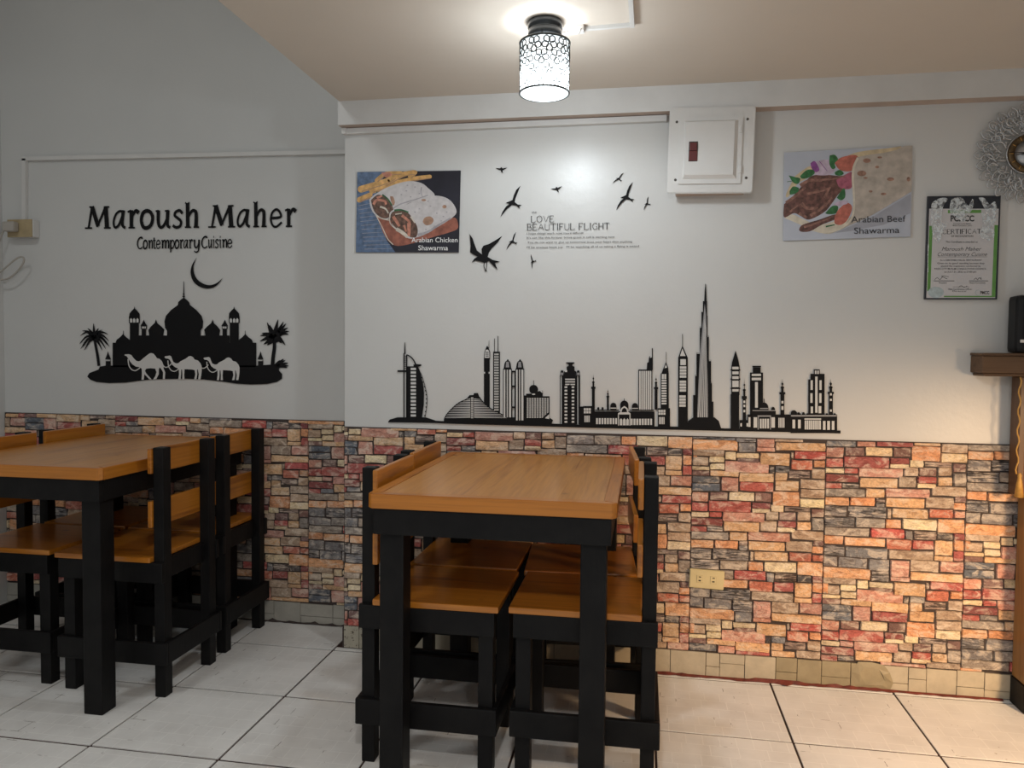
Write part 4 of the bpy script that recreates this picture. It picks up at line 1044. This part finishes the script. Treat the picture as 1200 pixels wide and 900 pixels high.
o_ = [(r0.x, r1.z), (r1.x, r1.z), (r1.x, r0.z), (r0.x, r0.z)]; i_ = [(r0.x+e*.4, r1.z+e), (r1.x-e, r1.z+e), (r1.x-e, r0.z-e*.5), (r0.x+e*.4, r0.z-e*.5)]
f = [b.verts.new((x, YP-.0059, z)) for x, z in o_]; g = [b.verts.new((x, YP-.0165, z)) for x, z in i_]
b.faces.new(g)
for i in range(4): b.faces.new((f[i], f[(i+1) % 4], g[(i+1) % 4], g[i]))
flip_out(b); obj('raised_panel', tiltpanel(b), M['whiteplastic'], t)
s0, s1 = zG(258, 392, YP-.015), zG(327, 550, YP-.015)
b = box(s0.x, s1.x, YP-.0180, YP-.0166, s1.z, s0.z, .0004); obj('breaker_window', tiltpanel(b), M['slot'], t)
b = box(s0.x+.0015, s1.x-.0015, YP-.0210, YP-.0181, s1.z+.0015, (s0.z+s1.z)/2+.001, .0008); add_box(b, s0.x+.003, s1.x-.003, YP-.0235, YP-.0181, (s0.z+s1.z)/2+.002, s0.z-.005, .0008)
obj('breaker_switch', tiltpanel(b), M['breaker'], t)
for hy in (285, 608):
    h0, h1 = zG(664, hy-30), zG(682, hy+32); b = box(h0.x, h1.x+.001, YP-.009, YP-.0001, h1.z, h0.z, .0012); obj('hinge', tiltpanel(b), M['whiteplastic'], t)
for sx, sy in ((160, 228), (735, 205), (148, 698), (722, 681)):
    c = zG(sx, sy); b = bmesh.new(); add_lathe(b, [(.0005, .0025), (.004, .002), (.0048, 0)], (c.x, YP, c.z), 12, axis='y'); obj('screw', tiltpanel(b, 0), M['screw'], t)
b = bmesh.new()
for xx in (262, 440, 618):
    for ya, yb in ((120, 190), (730, 795)):
        a, c = zG(xx, ya), zG(xx, yb); add_box(b, a.x-.0012, a.x+.0012, YP-.0012, YP+.001, c.z+.001, a.z-.001)
obj('knockout_ridge', tiltpanel(b), M['trimwhite'], t)

# ================================================================== POSTERS (flat prints)
def pm(name, c, var=.2, sc=60, rough=.42):
    m = paint('print_'+name, c, rough, var, sc); return m
PR = [pm('navy', (.016, .016, .026), .3, 12), pm('denim', (.10, .155, .26), .35, 50), pm('fries', (.62, .36, .13), .35, 40), pm('tortilla', (.56, .53, .53), .12, 45),
      pm('board', (.30, .105, .07), .35, 35), pm('filling', (.13, .07, .05), .6, 90), pm('char', (.36, .21, .14), .3, 60), pm('sauce', (.62, .56, .48), .2, 60),
      pm('green', (.03, .11, .045), .5, 60), pm('salmon', (.52, .22, .15), .3, 60), pm('white', (.82, .82, .82), .02, 10), pm('shadowgrey', (.36, .34, .36), .2, 40)]
zH = lambda x, y: at_y(410+x/7.826, 190+y/7.826, YB)
c0 = zH(540, 450)
t = thing('poster', 'poster of two cut wraps on a board, lettered Arabian Chicken Shawarma', 'poster', (c0.x, YB, c0.z))
b = bmesh.new(); add_plate(b, [zH(70, 92), zH(1018, 78), zH(1000, 828), zH(57, 828)], YB-.0025, .0024); obj('sheet', b, PR[0], t)
class Print(Decal):
    def __init__(s, conv, mats): super().__init__(YB-.0016, conv, mats); s.n = 0
    def poly(s, pts, layer=0, mi=0):
        s.n += 1; add_plate(s.bm, [s.conv(*p) for p in pts], s.y-.0012-.00012*layer-.000003*(s.n % 37), .0001, mi)
    def alone(s, name, parent):
        o = s.build(name, parent); s.bm = bmesh.new(); return o
    def blob(s, pts, layer, mi): s.poly(smooth_line(pts+[pts[0]], 5)[:-1], layer, mi)
d = Print(zH, PR)
d.poly([(70, 93), (330, 90), (250, 300), (260, 500), (340, 720), (420, 828), (57, 827)], 0, 1)
for k in range(14): d.stroke([(70+k*5, 330+k*36), (180+k*16, 300+k*38)], 4, 2, 1, 11)
d.build('blue_cloth', t)
d = Print(zH, PR)
for p, w in [([(95, 345), (190, 300)], 52), ([(105, 250), (330, 180), (420, 130)], 62), ([(210, 260), (420, 190)], 60), ([(250, 170), (330, 110), (470, 100)], 40), ([(330, 205), (480, 120), (590, 95)], 52), ([(440, 190), (590, 155), (735, 135)], 46), ([(560, 130), (600, 96)], 50), ([(88, 352), (185, 318)], 40)]: d.stroke(p, w, w*.8, 2, 2); d.disc(*p[0], w/2, layer=2, mi=2); d.disc(*p[-1], w*.4, layer=2, mi=2); d.stroke([(a+6, b_+w*.32) for a, b_ in p], 7, 5, 3, 6); d.alone('french_fry', t)
d.blob([(290, 100), (370, 95), (385, 125), (330, 140)], 3, 9); d.alone('sauce', t)
d = Print(zH, PR)
d.blob([(240, 480), (300, 490), (420, 560), (560, 640), (700, 620), (850, 540), (960, 510), (992, 560), (985, 615), (900, 650), (760, 690), (600, 740), (450, 770), (380, 745), (330, 690), (280, 580)], 2, 4)
d.stroke([(240, 485), (300, 600), (350, 705), (400, 758)], 8, 8, 3, 7)
d.build('board', t)
d = Print(zH, PR)
d.blob([(180, 345), (230, 300), (330, 240), (450, 195), (560, 175), (660, 195), (720, 240), (780, 305), (700, 340), (560, 370), (450, 430), (400, 440), (380, 490), (350, 525), (290, 515), (230, 480), (195, 420)], 4, 3)
d.blob([(195, 350), (260, 300), (330, 330), (390, 400), (400, 450), (360, 510), (290, 510), (225, 450)], 5, 5)
for p, w, mi in [([(220, 390), (250, 350), (320, 360), (335, 390)], 26, 9), ([(250, 330), (300, 310)], 20, 9), ([(300, 300), (350, 340), (390, 400)], 16, 8), ([(280, 410), (330, 430), (355, 470)], 18, 7), ([(245, 285), (255, 268)], 7, 8), ([(240, 490), (300, 520), (370, 535)], 12, 7)]: d.stroke(p, w, w*.7, 6, mi)
d.stroke([(660, 230), (655, 280), (670, 325)], 12, 6, 6, 11); d.stroke([(400, 425), (470, 385), (600, 345), (720, 305)], 14, 8, 6, 11)
d.blob([(370, 315), (400, 320), (415, 370), (400, 400), (380, 360)], 6, 6)
for x, y in [(520, 265), (475, 300), (560, 320), (600, 230), (530, 215), (640, 290)]: d.disc(x, y, 8, 6, layer=6, mi=11)
d.build('back_wrap', t)
d = Print(zH, PR)
d.blob([(365, 470), (400, 440), (520, 390), (640, 340), (760, 310), (860, 320), (930, 360), (975, 430), (972, 480), (900, 540), (800, 600), (700, 660), (620, 690), (540, 700), (450, 640), (390, 570)], 7, 3)
d.blob([(375, 490), (400, 455), (480, 440), (540, 470), (600, 550), (625, 620), (612, 685), (560, 690), (500, 640), (420, 600), (380, 545)], 8, 5)
for p, w, mi in [([(400, 500), (440, 560), (455, 590)], 30, 9), ([(480, 490), (530, 530), (555, 560)], 26, 9), ([(545, 560), (545, 680)], 34, 9), ([(410, 445), (470, 440), (540, 462)], 18, 8), ([(430, 615), (490, 650), (530, 690)], 34, 7), ([(420, 480), (480, 470)], 10, 7), ([(500, 580), (520, 640)], 20, 9), ([(560, 500), (600, 560)], 14, 7), ([(370, 480), (372, 560), (430, 620), (520, 690)], 9, 7)]: d.stroke(p, w, w*.75, 9, mi)
d.stroke([(625, 670), (720, 640), (820, 575), (930, 515)], 26, 14, 9, 11); d.blob([(670, 550), (690, 510), (740, 500), (770, 530), (750, 570), (700, 580)], 9, 6); d.disc(870, 410, 20, 16, layer=9, mi=6); d.disc(680, 350, 22, 10, layer=9, mi=6)
for x, y in [(740, 405), (800, 470), (640, 430), (600, 460), (860, 500), (700, 620), (780, 590), (890, 460), (720, 360), (840, 540)]: d.disc(x, y, 8, 6, layer=9, mi=11)
d.build('front_wrap', t)
text_mesh('Arabian Chicken', (410+565/7.826, 190+735/7.826), (410+988/7.826, 190+735/7.826), 42/7.826*1.1, YB-.0047, 'text_line', PR[10], t, .004, .0003)
text_mesh('Shawarma', (410+628/7.826, 190+808/7.826), (410+900/7.826, 190+808/7.826), 42/7.826*1.1, YB-.0047, 'text_line', PR[10], t, .004, .0003)

PB = [pm('paleblue', (.47, .50, .57), .10, 4), pm('flatbread', (.46, .405, .35), .20, 30), pm('beef', (.135, .062, .050), .6, 70), pm('herb', (.035, .15, .05), .5, 70), pm('tomato', (.48, .145, .105), .3, 60),
      pm('onion', (.52, .42, .52), .2, 50), pm('onionpurple', (.24, .07, .26), .3, 60), pm('cream', (.64, .58, .47), .15, 40), pm('toast', (.32, .18, .13), .4, 80), pm('inkblack', (.03, .03, .035), .1, 10), pm('pink', (.36, .10, .15), .4, 60), pm('breadedge', (.58, .47, .30), .2, 40), pm('greyshade', (.36, .37, .42), .1, 20), pm('beef_light', (.26, .13, .10), .5, 90)]
zI = lambda x, y: at_y(900+x/6.667, 160+y/6.667, YB)
c0 = zI(620, 450)
t = thing('poster', 'poster of a filled beef wrap on pale blue, lettered Arabian Beef Shawarma', 'poster', (c0.x, YB, c0.z))
b = bmesh.new(); add_plate(b, [zI(125, 127), zI(1127, 72), zI(1110, 782), zI(117, 815)], YB-.0025, .0024); obj('sheet', b, PB[0], t)
d = Print(zI, PB)
d.poly([(1112, 450), (1110, 600), (900, 690), (640, 740), (520, 755), (820, 625)], 1, 12)
d.blob([(560, 180), (680, 128), (820, 105), (940, 92), (1040, 78), (1000, 110), (900, 135), (780, 150), (690, 165), (600, 200)], 1, 11)
d.blob([(210, 310), (330, 230), (420, 250), (300, 330), (230, 370), (160, 470), (140, 450)], 1, 11)
d.build('bread_edge', t)
d = Print(zI, PB)
d.blob([(124, 635), (190, 610), (280, 650), (400, 690), (560, 650), (640, 640), (620, 700), (500, 755), (430, 758), (340, 735), (250, 690)], 1, 7)
d.blob([(124, 530), (200, 460), (270, 380), (340, 310), (450, 300), (560, 310), (640, 300), (650, 380), (560, 440), (500, 520), (440, 590), (320, 650), (250, 620), (200, 600), (124, 632)], 2, 2)
d.blob([(240, 730), (270, 690), (400, 650), (520, 610), (540, 640), (420, 690), (330, 740), (260, 745)], 3, 2)
for p, w in [([(140, 520), (220, 460), (290, 400)], 26), ([(250, 385), (320, 345), (420, 345)], 28), ([(260, 520), (300, 560), (390, 560)], 30), ([(300, 450), (400, 430), (490, 400)], 20), ([(330, 620), (420, 560), (500, 480)], 26), ([(240, 600), (300, 630)], 26), ([(420, 340), (520, 330), (600, 310)], 16), ([(170, 590), (230, 540)], 16), ([(280, 710), (400, 670), (500, 630)], 16), ([(440, 480), (480, 400)], 22)]: d.stroke(p, w, w*.6, 4, 13)
d.build('beef', t)
d = Print(zI, PB)
d.blob([(330, 210), (370, 195), (470, 185), (520, 250), (480, 300), (370, 300), (345, 260)], 3, 5); d.blob([(330, 210), (365, 195), (400, 260), (370, 280), (340, 250)], 4, 6); d.stroke([(400, 195), (460, 270)], 5, 4, 4, 6)
d.alone('onion_piece', t); d.blob([(510, 530), (560, 505), (620, 505), (610, 530), (540, 542)], 5, 5)
d.alone('onion_piece', t); d.blob([(530, 340), (600, 300), (655, 280), (660, 360), (640, 410), (560, 400)], 4, 10)
d.alone('onion_piece', t)
d = Print(zI, PB)
d.blob([(520, 210), (560, 170), (630, 150), (690, 150), (705, 190), (670, 260), (610, 275), (550, 255)], 4, 4); d.alone('tomato_piece', t); d.blob([(520, 620), (560, 560), (620, 520), (655, 560), (620, 650), (570, 690), (520, 680)], 5, 4)
d.alone('tomato_piece', t)
d = Print(zI, PB)
for P in [[(480, 150), (520, 145), (545, 180), (520, 210), (525, 245), (500, 255), (478, 215)], [(520, 280), (560, 262), (590, 290), (560, 308), (525, 300)], [(250, 310), (300, 265), (350, 262), (362, 290), (310, 325), (262, 330)], [(160, 305), (210, 318), (250, 330), (235, 370), (195, 360)], [(168, 425), (195, 392), (240, 405), (225, 440), (172, 455)], [(535, 480), (590, 405), (602, 470), (570, 500)], [(445, 600), (500, 545), (545, 548), (530, 600), (470, 608)]]: d.blob(P, 5, 3); d.alone('herb_leaf', t)
d.stroke([(450, 705), (520, 690)], 12, 8, 5, 3); d.alone('herb_leaf', t); d.stroke([(148, 355), (185, 350)], 5, 4, 5, 3); d.alone('herb_leaf', t)
d = Print(zI, PB)
d.poly([(690, 165), (780, 145), (900, 130), (1000, 108), (1060, 76), (1126, 73), (1119, 430), (1040, 480), (930, 545), (820, 610), (720, 660), (640, 692), (575, 725), (500, 756), (450, 757), (520, 738), (600, 690), (650, 620), (665, 540), (658, 420), (652, 300), (665, 230)], 6, 1)
d.stroke([(700, 170), (668, 240), (660, 330), (668, 450), (668, 570), (640, 660), (560, 722), (460, 752)], 18, 14, 7, 7)
for x, y, rx, ry in [(770, 190, 30, 18), (730, 290, 36, 22), (955, 335, 28, 14), (1095, 335, 14, 18), (850, 240, 16, 10), (760, 325, 16, 8), (870, 165, 18, 8), (900, 450, 22, 10), (800, 430, 14, 9)]: d.disc(x, y, rx, ry, layer=7, mi=8)
d.build('flatbread', t)
text_mesh('Arabian Beef', (900+650/6.667, 160+672/6.667), (900+1075/6.667, 160+665/6.667), 46/6.667*1.1, YB-.0042, 'text_line', PB[9], t, .0, .0003)
text_mesh('Shawarma', (900+672/6.667, 160+760/6.667), (900+1026/6.667, 160+753/6.667), 46/6.667*1.1, YB-.0042, 'text_line', PB[9], t, .0, .0003)

# ================================================================== CERTIFICATE
zQ = lambda x, y: at_y(1080+x/6.43, 220+y/6.43, YB)
pxQ = lambda x, y: (1080+x/6.43, 220+y/6.43)
CM = [paint('certificate_paper', (.56, .55, .56), .45, .03, 20), paint('certificate_green', (.12, .30, .07), .45, .1, 20), M['navy'], paint('certificate_seal', (.42, .50, .52), .5, .2, 60)]
c0 = zQ(300, 450)
t = thing('certificate', 'dark framed certificate with green borders under a crinkled clear sleeve, headed CERTIFICATE', 'certificate', (c0.x, YB, c0.z))
b = bmesh.new(); add_plate(b, [zQ(40, 68), zQ(588, 63), zQ(560, 842), zQ(15, 842)], YB-.009, .0088); obj('frame', b, M['navy'], t)
class Flat(Print):
    def __init__(s, conv, mats): super().__init__(conv, mats); s.y = YB-.0085
d = Flat(zQ, CM)
d.poly([(50, 162), (572, 162), (545, 832), (28, 832)], 0, 0); d.build('paper', t)
d = Flat(zQ, CM)
d.poly([(190, 172), (440, 170), (440, 194), (190, 196)], 1, 1); d.poly([(50, 290), (76, 290), (58, 780), (34, 780)], 1, 1); d.poly([(540, 285), (566, 285), (545, 826), (518, 826)], 1, 1); d.poly([(160, 816), (545, 816), (545, 826), (160, 826)], 1, 1)
d.build('green_border', t)
d = Flat(zQ, CM); d.disc(100, 790, 60, 42, layer=2, mi=3); d.alone('seal', t); d.disc(416, 792, 22, 22, layer=2, mi=3); d.disc(416, 792, 18, 18, layer=3, mi=0); d.build('seal', t)
YC = YB-.0100
def ctext(s, x0, x1, y, h, bold=0.004): text_mesh(s, pxQ(x0, y), pxQ(x1, y), h/6.43*1.1, YC, 'text_line', M['ink'], t, bold, .0002)
ctext('PCMCC', 218, 396, 252, 40, .035)
ctext('Promotion and Certification', 240, 372, 276, 10); ctext('Muslim Consultative Council', 236, 376, 290, 10)
serif_line(t, YB, pxQ, 'CERTIFICATE', 150, 468, 352, 348, 34, .11, M['ink'], 'text_line', .0089)
ctext('OF RECOGNITION', 222, 388, 371, 13, .01); ctext('This Certificate is awarded to', 182, 422, 415, 13)
for s, x0, x1, y in (('Maroush Maher', 150, 445, 475), ('Contemporary Cuisine', 112, 486, 515)):
    o = text_mesh(s, pxQ(x0, y), pxQ(x1, y), 30/6.43, YC, 'text_line', M['ink'], t, -.006, .0002)
    zs = [v.co.z for v in o.data.vertices]; zm = min(zs)
    for v in o.data.vertices: v.co.x += (v.co.z-zm)*.35
for s, x0, x1, y in (('As a CERTIFIED HALAL RESTAURANT', 138, 455, 552), ('Given on its good standing because they', 118, 474, 575), ('passed the inspection conducted by', 146, 446, 596), ('PASIG CITY MUSLIM CONSULTATIVE COUNCIL', 98, 488, 617), ('on JULY 21, 2022 at 07:00 pm', 170, 412, 640)): ctext(s, x0, x1, y, 12)
d = Flat(zQ, [M['ink']])
d.rect(112, 523, 486, 525, 3); d.rect(82, 702, 238, 706, 3); d.rect(348, 702, 492, 706, 3); d.rect(226, 748, 350, 750, 3)
d.stroke([(90, 695), (110, 680), (130, 695), (150, 676), (185, 690), (140, 668), (195, 672)], 3, 3, 3); d.stroke([(385, 695), (400, 682), (412, 696), (425, 680), (440, 694), (436, 676)], 3, 3, 3); d.stroke([(270, 752), (290, 740), (310, 752), (335, 742)], 3, 3, 3)
d.build('signature', t)
ctext('President', 130, 190, 722, 11); ctext('Head of Committee', 360, 480, 722, 11); ctext('Halal Certification Officer', 200, 380, 770, 11); ctext('Director', 232, 340, 784, 10); ctext('PMCC', 442, 510, 802, 22, .03)
def sleeve_glare_mat():
    m, nt, b = newmat('sleeve_glare_white'); b.inputs['Base Color'].default_value = (.86, .93, .97, 1); b.inputs['Roughness'].default_value = 0.12  # bluish white with patchy alpha: reflections on the sleeve painted as colour
    v = coords(nt); n = noise(nt, v, 60, 5, .7, .8); r = ramp(nt, n, [(.42, (.15, .15, .15)), (.56, (.80, .80, .80))])
    nt.links.new(r.outputs['Color'], b.inputs['Alpha']); bump(nt, b, n, .8, .01); return m
SL = sleeve_glare_mat()
d = Flat(zQ, [SL]); d.y = YB-.0120  # whitish blobs and streaks stand in for glints along the sleeve folds
FOLD_GLARE = [[(60, 180), (70, 120), (130, 84), (185, 90), (150, 150), (140, 260), (190, 270), (150, 340), (120, 420), (80, 380), (62, 280)],
 [(200, 150), (215, 95), (265, 78), (300, 92), (320, 140), (340, 210), (300, 260), (240, 215), (210, 200)],
 [(320, 120), (345, 140), (370, 90), (380, 130), (355, 190), (330, 180)],
 [(415, 80), (460, 84), (500, 130), (540, 110), (556, 180), (545, 260), (500, 300), (535, 330), (520, 400), (440, 385), (430, 330), (450, 280), (440, 200), (470, 190), (440, 120)]]
for i, P in enumerate(FOLD_GLARE): d.blob(P, i % 2, 0)
for p in ([(62, 250), (75, 140), (130, 90), (180, 92)], [(205, 190), (215, 105), (265, 80), (305, 100), (335, 190)], [(235, 190), (245, 120), (265, 95)], [(420, 85), (450, 110), (480, 200), (500, 260)], [(540, 115), (545, 200), (520, 300)], [(130, 300), (100, 250), (120, 180)], [(40, 430), (36, 540), (38, 640)], [(345, 150), (372, 95), (378, 140)]): d.stroke(p, 9, 4, 3, 0)
d.build('sleeve_glare', t)

# ================================================================== CLOCK
cc = at_y(1203, 181, YB)
t = thing('wall_clock', 'round silver filigree wall clock with a bronze ring, cut off by the right photo edge', 'clock', (cc.x, YB, cc.z))
rnd = random.Random(11)
b = bmesh.new(); yc = YB-.014
def pc(r, a, dy=0.0): return (cc.x+r*math.cos(a), yc+dy, cc.z+r*math.sin(a))
NS = 26
for k in range(NS):
    a = 2*math.pi*k/NS; wv = .62*math.pi/NS
    add_tube(b, smooth_line([pc(.128, a-wv), pc(.150, a-wv*1.3), pc(.166+.004*(k % 2), a), pc(.150, a+wv*1.3), pc(.128, a+wv)], 3), .0026, 5)
    add_tube(b, smooth_line([pc(.100, a-wv*.8), pc(.122, a+wv), pc(.142, a-wv*.3), pc(.152, a+.2*wv), pc(.142, a+wv*.7)], 3), .0024, 5, r1=.0014)
for k in range(34):
    a = 2*math.pi*k/34+rnd.uniform(-.05, .05); r0 = rnd.uniform(.070, .085); r1 = rnd.uniform(.105, .145); da = rnd.uniform(-.22, .22)
    add_tube(b, smooth_line([pc(r0, a), pc((r0+r1)/2, a+da), pc(r1, a+da*.3), pc(r1+.004, a-.08), pc(r1-.012, a-.12)], 3), rnd.uniform(.0022, .0036), 5, r1=.0012)
for k in range(22):
    a = 2*math.pi*k/22+.1; r = rnd.uniform(.085, .14); add_tube(b, [pc(r+.011*math.cos(q*.785), a+.011*math.sin(q*.785)/r) for q in range(8)], .0018, 5, close=True)
for k in range(46):
    a = 2*math.pi*k/46; r0 = rnd.uniform(.072, .11); r1 = r0+rnd.uniform(.025, .05); q_ = rnd.choice((-1, 1))
    add_tube(b, smooth_line([pc(r0, a, -.003), pc((r0+r1)/2, a+.16*q_, -.005), pc(r1, a+.04*q_, -.004), pc(r1-.01, a-.10*q_, -.003)], 3), .0034, 5, r1=.0016)
for k in range(90):
    a = rnd.uniform(0, 6.28); r = rnd.uniform(.075, .15); add_tube(b, [pc(r, a, -.003), pc(r+.004, a+.03, -.004), pc(r+.011, a+.02, -.003)], .0028, 5, r1=.001)
for r in (.068, .101): add_tube(b, [pc(r, 2*math.pi*k/60) for k in range(60)], .0022, 5, close=True)
obj('filigree_ring', b, M['silver'], t)
b = bmesh.new(); add_lathe(b, [(.045, .006), (.045, .017), (.0455, .019), (.064, .019), (.0645, .017), (.0645, .006), (.045, .006)], (cc.x, YB, cc.z), 48, axis='y', cap=False); obj('hour_ring', b, M['bronze'], t)
b = bmesh.new(); add_lathe(b, [(.0445, .004), (.0445, .010), (.001, .010)], (cc.x, YB, cc.z), 40, axis='y', cap=False); obj('dial', b, M['silver'], t)
b = bmesh.new()
for k in range(12):
    a = math.pi/6*k; p, q = pc(.049, a, -.006), pc(.060, a, -.006); add_tube(b, [p, q], .0014, 5)
obj('hour_marks', b, M['gold'], t)
def hand(ang, L, w, dy):
    b = bmesh.new(); u = Vector((math.cos(ang), 0, math.sin(ang))); s = Vector((-u.z, 0, u.x))*w; c = Vector((cc.x, 0, cc.z))
    add_plate(b, [c-u*.015+s, c+u*L+s*.3, c+u*L-s*.3, c-u*.015-s], YB-dy, .0012); obj('hand', b, M['speaker'], t)
hand(math.radians(178), .066, .0025, .024); hand(math.radians(190), .045, .003, .027)
b = bmesh.new(); add_lathe(b, [(.0055, .009), (.0055, .030), (.0005, .031)], (cc.x, YB, cc.z), 14, axis='y', cap=False); obj('hub', b, M['speaker'], t)

# ================================================================== MANTEL SHELF, SPEAKER, COUNTER
t = thing('mantel_shelf', 'weathered brown wooden mantel shelf at the right photo edge', 'shelf', (1.128, YB, 1.138))
obj('beam', box(1.128, 2.25, 2.805, YB+.003, 1.149, 1.207, .004), M['rustic'], t)
obj('top_board', box(1.1255, 2.25, 2.800, YB+.003, 1.2075, 1.217, .003), M['rustic'], t)
obj('moulding', box(1.137, 2.25, 2.815, YB+.003, 1.138, 1.1487, .003), M['rustic'], t)
t = thing('speaker', 'black rounded speaker standing on the mantel shelf at the right photo edge', 'speaker', (1.285, 2.845, 1.217))
b = box(1.232, 1.392, 2.808, 2.885, 1.2172, 1.412, .016); obj('cabinet', b, M['speaker'], t, smooth=False)
b = bmesh.new()
for zc_, r in ((1.375, .020), (1.300, .042)): add_lathe(b, [(r, .0), (r, .004), (r*.8, .005), (r*.75, .001), (r*.2, .002), (.001, .003)], (1.305, 2.808, zc_), 24, axis='y', cap=False)
obj('driver_cone', b, M['speaker'], t)
obj('badge', box(1.243, 1.255, 2.8065, 2.809, 1.252, 1.262, .0005), M['whiteplastic'], t)
t = thing('counter', 'narrow dark wood counter side with a tan board, below the mantel shelf', 'counter', (1.285, 2.83, 0))
obj('corner_post', box(1.255, 1.276, 2.822, 2.886, .735, 1.137, .003), M['darkwood'], t)
obj('side_board', box(1.2885, 1.309, 2.790, 2.886, .095, .734, .003), M['tanwood'], t)
obj('plinth', box(1.2845, 2.20, 2.786, 2.886, .0006, .094, .003), M['black'], t)
obj('front_panel', box(1.3095, 2.20, 2.800, 2.886, .095, 1.137, .003), M['redbrick'], t)
obj('upper_panel', box(1.2765, 1.309, 2.835, 2.886, .735, 1.137, .002), M['redbrick'], t)
k = t
p = at_y(1196.5, 446, 2.80); q = at_y(1196, 556, 2.80); r = at_y(1194.5, 583, 2.80)
t = thing('tassel', 'gold cord with a tassel hanging beside the dark post under the mantel shelf', 'tassel', (p.x, 2.80, 1.138))
b = bmesh.new(); add_tube(b, [(p.x+.004*math.sin(i*1.3), 2.806, 1.137-(1.137-q.z)*i/24) for i in range(25)], .0026, 6); obj('cord', b, M['gold'], t)
b = bmesh.new(); add_lathe(b, [(.003, q.z+.004), (.007, q.z-.004), (.0055, q.z-.012), (.009, q.z-.03), (.014, r.z), (.001, r.z+.004)], (q.x, 2.806, 0), 14, cap=False); obj('fringe', b, M['gold'], t)

# ================================================================== SOCKETS AND CABLE
zS = lambda x, y, yy=YB-.018: at_y(780+x/11.25, 640+y/11.25, yy)
c0 = zS(542, 440); tilt = 0.035
t = thing('wall_socket', 'cream double wall socket on the stone wall, right of the centre table', 'wall socket', (c0.x, YB, c0.z))
def tb(bm): bmesh.ops.rotate(bm, verts=bm.verts, cent=c0, matrix=Matrix.Rotation(tilt, 3, 'Y')); return bm
hw, hh = .0625, .0345
b = bmesh.new(); rounded(b, c0.x-hw, c0.x+hw, c0.z-hh, c0.z+hh, YB-.019, YB-.004, .004, 3); bmesh.ops.bevel(b, geom=[e for e in b.edges if all(abs(v.co.y-(YB-.019)) < 1e-5 for v in e.verts)], offset=.003, segments=2, affect='EDGES'); obj('plate', tb(b), M['cream'], t)
for dx in (-.0255, .0235):
    b = box(c0.x+dx-.0105, c0.x+dx+.0105, YB-.0205, YB-.0188, c0.z-.013, c0.z+.013, .0008); o = obj('outlet_insert', tb(b), M['cream'], t)
    b = bmesh.new()
    add_box(b, c0.x+dx-.0112, c0.x+dx+.0112, YB-.0194, YB-.0186, c0.z-.0137, c0.z+.0137)
    obj('insert_gap', tb(b), M['cream_dark'], o)
    b = bmesh.new(); add_box(b, c0.x+dx-.004, c0.x+dx+.005, YB-.0209, YB-.0203, c0.z-.008, c0.z-.0035); add_box(b, c0.x+dx-.003, c0.x+dx+.005, YB-.0209, YB-.0203, c0.z+.006, c0.z+.0095)
    obj('slot', tb(b), M['slot'], o)
c0 = Vector((-2.815, YL, 1.750)); tilt = 0
t = thing('wall_socket', 'yellowed surface wall socket near the left corner with a plug in it', 'wall socket', (c0.x, YL, c0.z))
obj('back_box', box(-2.880, -2.753, YL-.034, YL+.003, 1.711, 1.789, .003), M['whiteplastic'], t)
obj('face_plate', box(-2.883, -2.756, YL-.042, YL-.0342, 1.709, 1.790, .003), M['oldplastic'], t)
t = thing('power_cable', 'grey power cable with a flat plug, hanging in a loop from the left socket', 'cable', (-2.86, YL-.05, 1.745))
obj('plug', box(-2.880, -2.820, YL-.075, YL-.0425, 1.732, 1.776, .006), M['cable'], t)
b = bmesh.new(); yy = YL-.05
cp = [at_y(x, y, yy) for x, y in ((11, 264), (5, 269), (0, 280), (-6, 296), (-8, 312), (-3, 320), (6, 314), (18, 304), (26, 301), (28, 306), (22, 316), (12, 325), (2, 328), (-10, 326), (-26, 322))]
cp[0].y = YL-.060
add_tube(b, smooth_line([tuple(p) for p in cp], 5), .0042, 8); obj('lead', b, M['cable'], t)
